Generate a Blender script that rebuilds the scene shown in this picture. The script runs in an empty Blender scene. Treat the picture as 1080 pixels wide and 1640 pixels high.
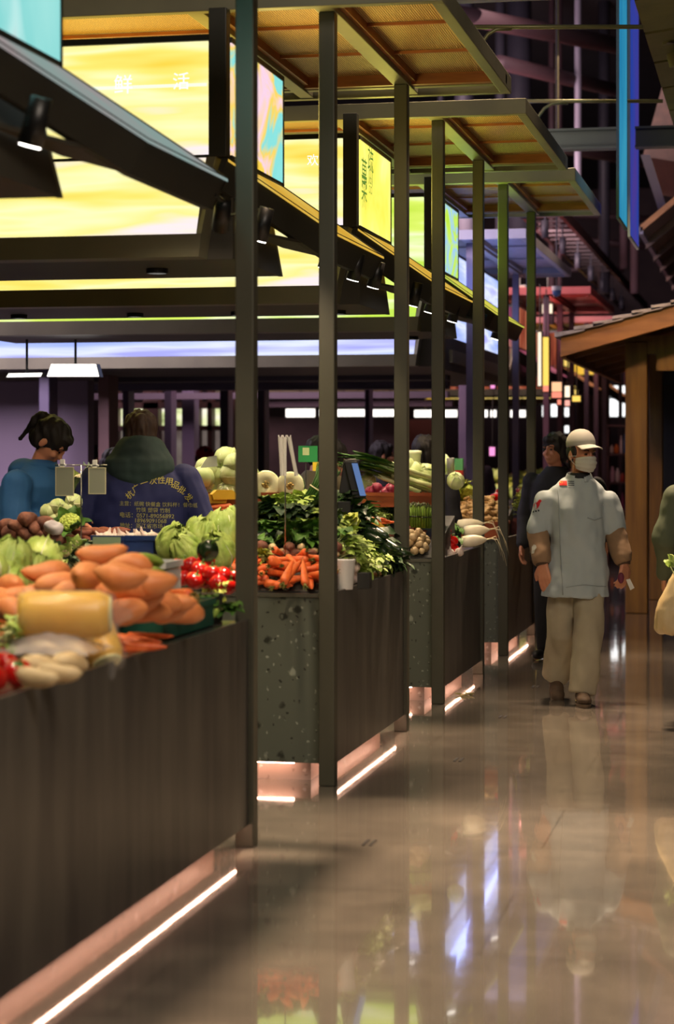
import bpy, bmesh, math, random
from mathutils import Vector, Matrix, Euler, noise
from mathutils.bvhtree import BVHTree
random.seed(7)
S = bpy.context.scene
COL = S.collection
TH = math.radians(11.7); CT, ST = math.cos(TH), math.sin(TH)
F = 3400.0; EYE = 1.55; VH = 725.0

# ---------------- camera, world, exposure ----------------
cam_d = bpy.data.cameras.new('camera'); cam = bpy.data.objects.new('camera', cam_d); COL.objects.link(cam)
cam.location = (0, 0, EYE); cam.rotation_euler = (math.pi / 2, 0, TH)
cam_d.lens = F / 1640 * 36; cam_d.sensor_width = 36
cam_d.shift_y = -95 / 1640
cam_d.clip_start = .1; cam_d.clip_end = 200
cam_d.dof.use_dof = True; cam_d.dof.focus_distance = 12.6; cam_d.dof.aperture_fstop = 2.6
S.camera = cam
w = bpy.data.worlds.new('world'); S.world = w; w.use_nodes = True
w.node_tree.nodes['Background'].inputs[0].default_value = (.42, .36, .44, 1)
w.node_tree.nodes['Background'].inputs[1].default_value = .12
S.view_settings.view_transform = 'Standard'; S.view_settings.look = 'None'
S.view_settings.gamma = 1; S.view_settings.use_curve_mapping = False
S.view_settings.exposure = 0.0

def lin(c):
    c /= 255.0
    return c / 12.92 if c <= .04045 else ((c + .055) / 1.055) ** 2.4
def rgb(h):
    h = h.lstrip('#'); return tuple(lin(int(h[i:i + 2], 16)) for i in (0, 2, 4)) + (1,)

def lamp(name, kind, loc, power, color='#ffffff', target=None, size=.05, angle=60, blend=.5, sx=None, sy=None):
    d = bpy.data.lights.new(name, kind); d.energy = power; d.color = rgb(color)[:3]
    if kind == 'SPOT':
        d.spot_size = math.radians(angle); d.spot_blend = blend; d.shadow_soft_size = size
    elif kind == 'AREA':
        d.shape = 'RECTANGLE'; d.size = sx or size; d.size_y = sy or size
    else: d.shadow_soft_size = size
    o = bpy.data.objects.new(name, d); COL.objects.link(o); o.location = loc
    if target is not None:
        o.rotation_euler = (Vector(target) - Vector(loc)).to_track_quat('-Z', 'Y').to_euler()
    return o
# hall lighting: warm ceiling spots that throw the canopy shadows, and unseen area lights added as fill
for (x, y, tx, ty, p, a) in ((-1.35, 9.6, -1.15, 6.9, 8500, 36), (-1.45, 13.9, -1.1, 10.9, 8000, 34), (-1.45, 19.0, -1.1, 14.6, 6500, 28),
                             (-1.45, 24.5, -1.6, 19.5, 4000, 40)):
    lamp('ceiling_spot_light', 'SPOT', (x, y, 8.6), p, '#ffdcb8', (tx, ty, 0), .16 if y < 10 else .42, a, .5)
lamp('fill_area_light', 'AREA', (1.5, 2.0, 6.5), 360, '#ffecd8', (-1.4, 13, 1.0), sx=3, sy=3)
lamp('fill_area_light', 'AREA', (-3.2, 26, 6.4), 170, '#dcb8b8', (-3, 34, 0), sx=4, sy=3)
lamp('hut_fill_light', 'SPOT', (-.9, 17.2, 3.9), 260, '#ffc890', (-.7, 21, 1.5), .15, 62, .8)  # unseen spot added to brighten the hut front
lamp('fill_area_light', 'AREA', (-8.0, 15, 5.0), 900, '#d8c4dc', (-7, 24, 1), sx=3, sy=3)
lamp('fill_area_light', 'AREA', (-4.8, 18.3, 3.9), 260, '#dcc8d8', (-4.8, 27, 2.0), sx=4, sy=.6)
lamp('fill_area_light', 'AREA', (-4.5, 29, 4.6), 420, '#e0c4c4', (-5, 37, 1), sx=3, sy=2)
lamp('fill_area_light', 'AREA', (-6.5, 25, 5.2), 800, '#e0bcc0', (-5, 34, 1), sx=3, sy=3)

# ---------------- materials ----------------
def newmat(name):
    m = bpy.data.materials.new(name); m.use_nodes = True
    return m, m.node_tree.nodes, m.node_tree.links, m.node_tree.nodes['Principled BSDF']
def ramp(n, stops):
    r = n.new('ShaderNodeValToRGB'); e = r.color_ramp.elements
    while len(e) < len(stops): e.new(.5)
    for i, (p, c) in enumerate(stops):
        e[i].position = p; e[i].color = rgb(c) if isinstance(c, str) else (c, c, c, 1)
    return r
def coords(n, l, scale=(1, 1, 1), kind='Object', rot=(0, 0, 0)):
    t = n.new('ShaderNodeTexCoord'); m = n.new('ShaderNodeMapping')
    m.inputs['Scale'].default_value = scale; m.inputs['Rotation'].default_value = rot
    l.new(t.outputs[kind], m.inputs['Vector']); return m.outputs['Vector']
def M(name, c1, c2=None, scale=8, rough=.6, metal=0, bump=0, bscale=None, spec=.5, stretch=(1, 1, 1), lo=.35, hi=.65, sub=0, trans=0, alpha=1):
    m, n, l, b = newmat(name)
    b.inputs['Roughness'].default_value = rough; b.inputs['Metallic'].default_value = metal
    b.inputs['Specular IOR Level'].default_value = spec
    b.inputs['Base Color'].default_value = rgb(c1)
    if sub: b.inputs['Subsurface Weight'].default_value = sub; b.inputs['Subsurface Scale'].default_value = .01
    if trans: b.inputs['Transmission Weight'].default_value = trans
    if alpha < 1: b.inputs['Alpha'].default_value = alpha
    if c2 or bump:
        v = coords(n, l, stretch)
        t = n.new('ShaderNodeTexNoise'); t.inputs['Scale'].default_value = scale; t.inputs['Detail'].default_value = 4
        l.new(v, t.inputs['Vector'])
        if c2:
            r = ramp(n, [(lo, c1), (hi, c2)]); l.new(t.outputs['Fac'], r.inputs['Fac']); l.new(r.outputs['Color'], b.inputs['Base Color'])
        if bump:
            t2 = t
            if bscale:
                t2 = n.new('ShaderNodeTexNoise'); t2.inputs['Scale'].default_value = bscale; t2.inputs['Detail'].default_value = 3; l.new(v, t2.inputs['Vector'])
            bp = n.new('ShaderNodeBump'); bp.inputs['Strength'].default_value = bump; bp.inputs['Distance'].default_value = .01
            l.new(t2.outputs['Fac'], bp.inputs['Height']); l.new(bp.outputs['Normal'], b.inputs['Normal'])
    return m
def E(name, color, s=1.0):
    m, n, l, b = newmat(name); n.remove(b)
    e = n.new('ShaderNodeEmission'); e.inputs[0].default_value = rgb(color); e.inputs[1].default_value = s
    l.new(e.outputs[0], n['Material Output'].inputs[0]); return m
def SIGN(name, stops, s=1.1, stretch=(.4, .4, 3), scale=1.6, dist=0.0, det=3):
    """a backlit printed film: bands of colour across a glowing box"""
    m, n, l, b = newmat(name); n.remove(b)
    v = coords(n, l, stretch)
    t = n.new('ShaderNodeTexNoise'); t.inputs['Scale'].default_value = scale; t.inputs['Detail'].default_value = det
    t.inputs['Distortion'].default_value = dist; l.new(v, t.inputs['Vector'])
    r = ramp(n, stops); l.new(t.outputs['Fac'], r.inputs['Fac'])
    e = n.new('ShaderNodeEmission'); l.new(r.outputs['Color'], e.inputs[0]); e.inputs[1].default_value = s
    l.new(e.outputs[0], n['Material Output'].inputs[0]); return m

post_m = M('painted_steel_post', '#504f42', '#49483c', 3, .45, .25)  # grey-green paint; the olive tint stands for yellow-green sign light
dark_m = M('dark_steel', '#33332d', '#2d2d28', 3, .5, .2)
hood_m = M('hood_panel', '#3d3a31', '#37342c', 2, .6)
beam_m = M('canopy_steel', '#77755f', '#6c6a57', 3, .5, .2)
wood_trim_m = M('stained_wood_trim', '#9a5a2e', '#7c4522', 4, .5, stretch=(1, 1, 6))
black_m = M('black_plastic', '#121212', rough=.4)
white_m = M('white_plastic', '#d8d8d4', rough=.45)
steel_m = M('stainless_steel', '#9b9a94', rough=.25, metal=.9)
lens_m = E('spot_lens_glow', '#fffaf0', 9)
led_m = E('led_strip_glow', '#ffc4a8', 32)
def rattan_mat():
    m, n, l, b = newmat('woven_rattan'); v = coords(n, l, (1, 1, 1))
    w1 = n.new('ShaderNodeTexWave'); w1.inputs['Scale'].default_value = 26; w1.inputs['Distortion'].default_value = 1.2
    w2 = n.new('ShaderNodeTexWave'); w2.bands_direction = 'Y'; w2.inputs['Scale'].default_value = 26; w2.inputs['Distortion'].default_value = 1.2
    l.new(v, w1.inputs['Vector']); l.new(v, w2.inputs['Vector'])
    mx = n.new('ShaderNodeMath'); mx.operation = 'MULTIPLY'; l.new(w1.outputs['Fac'], mx.inputs[0]); l.new(w2.outputs['Fac'], mx.inputs[1])
    r = ramp(n, [(.08, '#5a3c18'), (.45, '#f0c478')]); l.new(mx.outputs[0], r.inputs['Fac']); l.new(r.outputs['Color'], b.inputs['Base Color'])
    bp = n.new('ShaderNodeBump'); bp.inputs['Strength'].default_value = .7; bp.inputs['Distance'].default_value = .01
    l.new(mx.outputs[0], bp.inputs['Height']); l.new(bp.outputs['Normal'], b.inputs['Normal']); b.inputs['Roughness'].default_value = .5
    return m
rattan_m = rattan_mat()
def terrazzo(name, base, chips, dark, scale, rough):
    m, n, l, b = newmat(name); v = coords(n, l)
    nd = n.new('ShaderNodeTexNoise'); nd.inputs['Scale'].default_value = 30; l.new(v, nd.inputs['Vector'])
    ad = n.new('ShaderNodeMix'); ad.data_type = 'RGBA'; ad.blend_type = 'ADD'; ad.inputs[0].default_value = .035; l.new(v, ad.inputs[6]); l.new(nd.outputs['Color'], ad.inputs[7])
    col = None
    for sc, lo, hi in ((scale, .18, .34), (scale * 2.3, .16, .3)):
        vo = n.new('ShaderNodeTexVoronoi'); vo.inputs['Scale'].default_value = sc; l.new(ad.outputs[2], vo.inputs['Vector'])
        sp = n.new('ShaderNodeSeparateColor'); l.new(vo.outputs['Color'], sp.inputs[0])
        r = ramp(n, [(0, dark), (.28, base), (.68, base), (.74, chips)]); l.new(sp.outputs[0], r.inputs['Fac']); r.color_ramp.interpolation = 'CONSTANT'
        d = ramp(n, [(lo, 1.0), (hi, 0.0)]); l.new(vo.outputs['Distance'], d.inputs['Fac'])
        mx = n.new('ShaderNodeMix'); mx.data_type = 'RGBA'; l.new(d.outputs['Color'], mx.inputs[0])
        if col is None: mx.inputs[6].default_value = rgb(base)
        else: l.new(col, mx.inputs[6])
        l.new(r.outputs['Color'], mx.inputs[7]); col = mx.outputs[2]
    l.new(col, b.inputs['Base Color']); b.inputs['Roughness'].default_value = rough; return m
terrazzo_m = terrazzo('dark_terrazzo', '#585d52', '#8c9284', '#2a2d26', 15, .35)
plinth_m = terrazzo('plinth_stone', '#b39c90', '#d8c8c0', '#9a8478', 14, .4)
def floor_mat():
    m, n, l, b = newmat('polished_floor'); v = coords(n, l)
    br = n.new('ShaderNodeTexBrick'); br.inputs['Scale'].default_value = 1; br.offset = .5
    br.inputs['Brick Width'].default_value = 1.8; br.inputs['Row Height'].default_value = .9; br.inputs['Mortar Size'].default_value = .004
    l.new(v, br.inputs['Vector'])
    br.inputs['Color1'].default_value = rgb('#666057'); br.inputs['Color2'].default_value = rgb('#716a61'); br.inputs['Mortar'].default_value = rgb('#40382f')
    nz = n.new('ShaderNodeTexNoise'); nz.inputs['Scale'].default_value = 2.2; nz.inputs['Detail'].default_value = 8; nz.inputs['Roughness'].default_value = .65; l.new(v, nz.inputs['Vector'])
    r = ramp(n, [(.3, '#524e48'), (.5, '#6e675e'), (.68, '#877e72')]); l.new(nz.outputs['Fac'], r.inputs['Fac'])
    mx = n.new('ShaderNodeMix'); mx.data_type = 'RGBA'; mx.blend_type = 'MULTIPLY'; mx.inputs[0].default_value = .9
    g = n.new('ShaderNodeMix'); g.data_type = 'RGBA'; g.inputs[0].default_value = .5
    l.new(br.outputs['Color'], g.inputs[6]); l.new(r.outputs['Color'], g.inputs[7])
    l.new(g.outputs[2], b.inputs['Base Color'])
    b.inputs['Roughness'].default_value = .075; b.inputs['Specular IOR Level'].default_value = .6; b.inputs['Coat Weight'].default_value = .7; b.inputs['Coat Roughness'].default_value = .03
    n2 = n.new('ShaderNodeTexNoise'); n2.inputs['Scale'].default_value = 5; n2.inputs['Detail'].default_value = 2; l.new(v, n2.inputs['Vector'])
    bp = n.new('ShaderNodeBump'); bp.inputs['Strength'].default_value = .06; bp.inputs['Distance'].default_value = .01
    l.new(n2.outputs['Fac'], bp.inputs['Height']); l.new(bp.outputs['Normal'], b.inputs['Normal'])
    return m
floor_m = floor_mat()
panel_m = M('brushed_counter_panel', '#66635c', '#4a4845', 9, .34, .4, stretch=(1, 1, .12), bump=.08)

# ---------------- geometry helpers ----------------
def P(u, v, d):
    """a point the camera sees at (u, v) of the 1080x1640 frame, d metres in front of it"""
    xc = (u - 540) / F * d
    return Vector((xc * CT - d * ST, xc * ST + d * CT, EYE - (v - VH) / F * d))
def G(u, d, z=0.0):
    p = P(u, 0, d); p.z = z; return p
def yof(x, d): return (d + x * ST) / CT

class MB:
    def __init__(s): s.b = bmesh.new()
    def box(s, x0, x1, y0, y1, z0, z1):
        vs = [s.b.verts.new(p) for p in ((x0, y0, z0), (x1, y0, z0), (x1, y1, z0), (x0, y1, z0), (x0, y0, z1), (x1, y0, z1), (x1, y1, z1), (x0, y1, z1))]
        for f in ((3, 2, 1, 0), (4, 5, 6, 7), (0, 1, 5, 4), (1, 2, 6, 5), (2, 3, 7, 6), (3, 0, 4, 7)): s.b.faces.new([vs[i] for i in f])
        return s
    def hexa(s, pts):
        vs = [s.b.verts.new(p) for p in pts]
        for f in ((3, 2, 1, 0), (4, 5, 6, 7), (0, 1, 5, 4), (1, 2, 6, 5), (2, 3, 7, 6), (3, 0, 4, 7)): s.b.faces.new([vs[i] for i in f])
        return s
    def prism(s, pts, vec):
        vec = Vector(vec); a = [s.b.verts.new(p) for p in pts]; c = [s.b.verts.new(Vector(p) + vec) for p in pts]; n = len(pts)
        s.b.faces.new(a[::-1]); s.b.faces.new(c)
        for i in range(n): s.b.faces.new((a[i], a[(i + 1) % n], c[(i + 1) % n], c[i]))
        return s
    def cyl(s, p0, p1, r0, r1=None, n=12, cap=True):
        return s.tube([p0, p1], [r0, r0 if r1 is None else r1], n, cap)
    def tube(s, path, rad, n=8, cap=True):
        path = [Vector(p) for p in path]
        if not hasattr(rad, '__len__'): rad = [rad] * len(path)
        rings = []; up = None
        for i, p in enumerate(path):
            d = (path[min(i + 1, len(path) - 1)] - path[max(i - 1, 0)])
            if d.length < 1e-9: d = Vector((0, 0, 1))
            d.normalize()
            if up is None:
                up = Vector((0, 0, 1)) if abs(d.z) < .9 else Vector((1, 0, 0))
            a = d.cross(up)
            if a.length < 1e-6: a = d.orthogonal()
            a.normalize(); bb = a.cross(d).normalized(); up = bb
            rings.append([s.b.verts.new(p + (a * math.cos(t) + bb * math.sin(t)) * rad[i]) for t in [2 * math.pi * k / n for k in range(n)]])
        for i in range(len(rings) - 1):
            for k in range(n): s.b.faces.new((rings[i][k], rings[i][(k + 1) % n], rings[i + 1][(k + 1) % n], rings[i + 1][k]))
        if cap:
            s.b.faces.new(rings[0][::-1]); s.b.faces.new(rings[-1])
        return s
    def loft(s, secs, n=20):
        """secs: (cx,cy,cz,rx,ry[,tilt matrix])"""
        rings = []
        for sc in secs:
            c = Vector(sc[:3]); R = sc[5] if len(sc) > 5 else Matrix.Identity(3)
            rings.append([s.b.verts.new(c + R @ Vector((sc[3] * math.cos(2 * math.pi * k / n), sc[4] * math.sin(2 * math.pi * k / n), 0))) for k in range(n)])
        for i in range(len(rings) - 1):
            for k in range(n): s.b.faces.new((rings[i][k], rings[i][(k + 1) % n], rings[i + 1][(k + 1) % n], rings[i + 1][k]))
        s.b.faces.new(rings[0][::-1]); s.b.faces.new(rings[-1]); return s
    def ball(s, c, r, seg=14, ring=9, R=None):
        if not hasattr(r, '__len__'): r = (r, r, r)
        m = Matrix.Translation(c) @ (R.to_4x4() if R else Matrix.Identity(4)) @ Matrix.Diagonal((r[0], r[1], r[2], 1))
        N = s.b.verts.new; t = N(m @ Vector((0, 0, 1))); bt = N(m @ Vector((0, 0, -1))); rg = []
        for j in range(1, ring):
            p = math.pi * j / ring; rg.append([N(m @ Vector((math.sin(p) * math.cos(2 * math.pi * k / seg), math.sin(p) * math.sin(2 * math.pi * k / seg), math.cos(p)))) for k in range(seg)])
        for k in range(seg):
            k2 = (k + 1) % seg; s.b.faces.new((t, rg[0][k], rg[0][k2])); s.b.faces.new((bt, rg[-1][k2], rg[-1][k]))
            for j in range(len(rg) - 1): s.b.faces.new((rg[j][k], rg[j + 1][k], rg[j + 1][k2], rg[j][k2]))
        return s
    def cap(s, p0, p1, r0, r1):
        p0 = Vector(p0); p1 = Vector(p1)
        s.ball(p0, r0, 12, 8); s.ball(p1, r1, 12, 8)
        return s.cyl(p0, p1, r0, r1, 12)
    def lathe(s, prof, n=16, M4=None):
        rings = []; M4 = M4 or Matrix.Identity(4)
        for r, z in prof: rings.append([s.b.verts.new(M4 @ Vector((r * math.cos(2 * math.pi * k / n), r * math.sin(2 * math.pi * k / n), z))) for k in range(n)])
        for i in range(len(rings) - 1):
            for k in range(n): s.b.faces.new((rings[i][k], rings[i][(k + 1) % n], rings[i + 1][(k + 1) % n], rings[i + 1][k]))
        s.b.faces.new(rings[0][::-1]); s.b.faces.new(rings[-1]); return s
    def sheet(s, f, nu, nv):
        g = [[s.b.verts.new(f(i / nu, j / nv)) for j in range(nv + 1)] for i in range(nu + 1)]
        for i in range(nu):
            for j in range(nv): s.b.faces.new((g[i][j], g[i + 1][j], g[i + 1][j + 1], g[i][j + 1]))
        return s
    def rough(s, amp, sc, seed=0):
        for v in s.b.verts: v.co += v.co.normalized() * noise.noise(v.co * sc + Vector((seed, 0, 0))) * amp
        return s
    def xf(s, m):
        bmesh.ops.transform(s.b, matrix=m, verts=s.b.verts); return s
    def mesh(s, name, mat, smooth=False):
        bmesh.ops.recalc_face_normals(s.b, faces=s.b.faces)
        me = bpy.data.meshes.new(name); s.b.to_mesh(me); s.b.free()
        if mat: me.materials.append(mat)
        if smooth: me.polygons.foreach_set('use_smooth', [True] * len(me.polygons))
        return me
    def build(s, name, mat, parent=None, smooth=False, local=False, bevel=0):
        """world-coordinate mesh; origin at the base centre, or expressed in the parent's frame"""
        if not parent:
            xs = [v.co for v in s.b.verts]
            o0 = Vector(((min(v.x for v in xs) + max(v.x for v in xs)) / 2, (min(v.y for v in xs) + max(v.y for v in xs)) / 2, min(v.z for v in xs)))
            if local: o0 = Vector((0, 0, 0))
        else:
            o0 = Vector((0, 0, 0)) if local else WL[parent.name]
        for v in s.b.verts: v.co -= o0
        o = bpy.data.objects.new(name, s.mesh(name, mat, smooth)); COL.objects.link(o)
        if parent: o.parent = parent; WL[o.name] = WL[parent.name]
        else: o.location = o0; WL[o.name] = o0.copy()
        if bevel:
            md = o.modifiers.new('edge', 'BEVEL'); md.width = bevel; md.segments = 2; md.limit_method = 'ANGLE'
        return o
WL = {}
TMP = bpy.data.scenes.new('workshop')   # scratch scene for shaping meshes, removed at the end
def evaluated(o):
    with bpy.context.temp_override(scene=TMP, view_layer=TMP.view_layers[0]):
        dg = bpy.context.evaluated_depsgraph_get(); dg.update(); return bpy.data.meshes.new_from_object(o.evaluated_get(dg))
def tag(o, label, cat, group=None, kind=None):
    o['label'] = label; o['category'] = cat
    if group: o['group'] = group
    if kind: o['kind'] = kind
    return o
def thing(name, label, cat, loc=(0, 0, 0), rz=0, group=None):
    o = bpy.data.objects.new(name, None); COL.objects.link(o); o.location = loc; o.rotation_euler = (0, 0, rz); o.empty_display_size = .1
    WL[o.name] = Vector(loc); return tag(o, label, cat, group)
def struct(o): o['kind'] = 'structure'; return o
def dup(o, loc, rot=None, sc=None, label=None, group=None, par=None):
    c = o.copy(); COL.objects.link(c)
    if par: c.parent = par
    else:
        c.location = loc
        if rot is not None: c.rotation_euler = rot
        if sc is not None: c.scale = (sc,) * 3 if not hasattr(sc, '__len__') else sc
        if label: c['label'] = label
        if group: c['group'] = group
    for ch in list(o.children): dup(ch, None, par=c)
    WL[c.name] = Vector(c.location)
    return c
def text_mesh(body, size, extrude=0.0, res=3):
    cu = bpy.data.curves.new('t', 'FONT'); cu.body = body; cu.size = size; cu.extrude = extrude; cu.align_x = 'CENTER'; cu.align_y = 'CENTER'; cu.resolution_u = res
    o = bpy.data.objects.new('t', cu); TMP.collection.objects.link(o)
    me = evaluated(o)
    bpy.data.objects.remove(o); bpy.data.curves.remove(cu); return me
def remesh(mb, voxel, smooth=4, name='body', mat=None, push=None):
    me = bpy.data.meshes.new('tmp'); mb.b.to_mesh(me); mb.b.free()
    o = bpy.data.objects.new('tmp', me); TMP.collection.objects.link(o)
    r = o.modifiers.new('r', 'REMESH'); r.mode = 'VOXEL'; r.voxel_size = voxel
    if smooth:
        sm = o.modifiers.new('s', 'SMOOTH'); sm.factor = .5; sm.iterations = smooth
    out = evaluated(o)
    bpy.data.objects.remove(o); bpy.data.meshes.remove(me)
    if push:
        nr = [v.normal.copy() for v in out.vertices]; cs = [v.co.copy() for v in out.vertices]; fl = []
        for c_, n_ in zip(cs, nr): fl.extend(push(c_, n_))
        out.vertices.foreach_set('co', fl); out.update()
    out.materials.clear()
    if mat: out.materials.append(mat)
    out.polygons.foreach_set('use_smooth', [True] * len(out.polygons)); out.name = name
    return out
def child(name, me, parent):
    o = bpy.data.objects.new(name, me); COL.objects.link(o); o.parent = parent; WL[o.name] = WL[parent.name]; return o
# ---------------- the hall ----------------
hall_m = M('hall_wall_paint', '#4a3c3c', '#3c3134', 1.2, .8)
ceil_m = M('dark_ceiling', '#26232a', '#1c1a20', 1, .9)
struct(MB().box(-18, 9, -4, 62, -.2, 0).build('floor', floor_m))
struct(MB().box(-18, 9, -4, 62, 9.2, 9.4).build('ceiling', ceil_m))
struct(MB().box(-18.2, -18, -4, 62, 0, 9.2).build('wall_left', hall_m))
struct(MB().box(9, 9.2, -4, 62, 0, 9.2).build('wall_right', hall_m))
struct(MB().box(-18, 9, 62, 62.2, 0, 9.2).build('wall_back', hall_m))
struct(MB().box(-18, 9, -4.2, -4, 0, 9.2).build('wall_front', hall_m))

XP = -2.01    # aisle face of the posts
XS = -2.48    # aisle face of the light boxes
PW = .075
posts = {1: 8.09, 2: 9.645, 3: 11.63, 4: 12.94, 5: 14.75, 6: 16.13, 7: 18.02}

def beam(mb, x0, x1, y0, y1, z0=3.6, z1=3.69): return mb.box(x0, x1, y0, y1, z0, z1)
def canopy(y0, y1, py, label, xr=-1.48, xp=XP, xl=-5.7, bm_=None, rm=None, pm=None):
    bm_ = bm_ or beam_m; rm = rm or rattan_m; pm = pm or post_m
    t = thing('market_canopy', label, 'canopy', ((xr + xl) / 2, (y0 + y1) / 2, 0), 0, 'flat woven canopies over the stalls')
    o = (xp - XP); w = .06
    xs = [(xr - w, xr), (xp - .085, xp + .005), (-2.70 + o, -2.62 + o), (-3.7 + o, -3.62 + o), (-4.7 + o, -4.62 + o), (xl, xl + w)]
    f = MB()
    f.box(xl, xr, y0, y0 + w, 3.595, 3.69); f.box(xl, xr, y1 - w, y1, 3.595, 3.69)
    f.box(xl, xr - .0, y1 - .26, y1 - .2, 3.61, 3.67)
    for a, b in (xs[0], xs[-1]): f.box(a, b, y0 + w, y1 - w, 3.595, 3.69)
    f.build('perimeter_frame', bm_, t, bevel=.004)
    for a, b in xs[1:-1]:
        MB().box(a, b, y0 + w, y1 - w, 3.6, 3.68).build('cross_beam', bm_, t, bevel=.004)
    for i in range(len(xs) - 1):
        a = xs[i + 1][1]; b = xs[i][0]; c, d = y0 + w, y1 - .26
        tr = MB()
        tr.box(a, b, c, c + .05, 3.615, 3.675); tr.box(a, b, d - .05, d, 3.615, 3.675)
        tr.box(a, a + .025, c, d, 3.63, 3.68); tr.box(b - .025, b, c, d, 3.63, 3.68)
        n = 3
        for k in range(1, n): yk = c + (d - c) * k / n; tr.box(a, b, yk - .007, yk + .007, 3.655, 3.672)
        tr.build('wood_trim', wood_trim_m if rm is rattan_m else bm_, t)
        MB().box(a + .01, b - .01, c + .01, d - .01, 3.675, 3.683).build('rattan_panel', rm, t)
    for k in py:
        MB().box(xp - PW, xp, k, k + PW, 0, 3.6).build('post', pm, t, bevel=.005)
    return t
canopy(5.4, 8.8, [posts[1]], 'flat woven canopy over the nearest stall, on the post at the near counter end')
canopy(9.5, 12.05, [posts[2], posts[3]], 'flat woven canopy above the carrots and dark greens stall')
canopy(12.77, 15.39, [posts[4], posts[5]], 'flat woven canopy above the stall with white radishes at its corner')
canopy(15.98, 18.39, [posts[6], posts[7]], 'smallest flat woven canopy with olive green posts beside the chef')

# light boxes over the stalls
yA = SIGN('yellow_film', [(.30, '#f0c434'), (.40, '#f6e070'), (.48, '#f6f0b4'), (.56, '#f4e68c'), (.62, '#efe0e4'), (.7, '#f4ecb0')], 1.2, (.25, .25, 2.2), 2.2)
yB = SIGN('yellow_pink_cyan_film', [(.3, '#f2c23a'), (.42, '#f7d45a'), (.48, '#f3cfe6'), (.55, '#f5d25a'), (.60, '#86dcd8'), (.7, '#8ee0dc')], 1.1, (1, 1, 1.4), 1.9, .6)
yC = SIGN('lemon_film', [(.3, '#f2e04a'), (.5, '#f7ea6a'), (.62, '#f6f08c'), (.72, '#e8c8e0')], 1.25, (1, 1, 1.2), 1.6, .4)
gA = SIGN('green_film', [(.3, '#b9dc3a'), (.44, '#d8ee6a'), (.52, '#eef8c4'), (.6, '#c4e450'), (.7, '#a6d860')], 1.15, (.25, .25, 2.2), 2.2)
gB = SIGN('green_blue_film', [(.3, '#a8d838'), (.46, '#c8ec58'), (.54, '#9cc8f0'), (.6, '#bfe65a'), (.7, '#d6f07a')], 1.1, (1, 1, 1.8), 1.8, .5)
cA = SIGN('cyan_film', [(.35, '#a9ece6'), (.55, '#8fe0dc'), (.62, '#bff2ee'), (.7, '#e8a0b0')], .95, (1, 1, .8), 1.4, .4)
bA = SIGN('blue_film', [(.3, '#7f98f4'), (.45, '#b4c4ff'), (.55, '#dfe6ff'), (.65, '#a8aaf8')], 1.15, (.2, .3, 3.5), 1.6, .1)
ledge = {}
def LEDGE(name, c1, c2, s):  # skin emits, standing for light the roof catches from its sign box
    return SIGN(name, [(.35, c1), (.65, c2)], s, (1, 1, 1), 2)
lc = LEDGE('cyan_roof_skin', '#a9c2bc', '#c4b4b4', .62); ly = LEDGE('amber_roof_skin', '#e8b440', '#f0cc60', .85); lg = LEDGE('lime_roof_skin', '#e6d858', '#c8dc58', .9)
lb = LEDGE('blue_roof_skin', '#9ab0e8', '#b8c4f0', .8)

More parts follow.
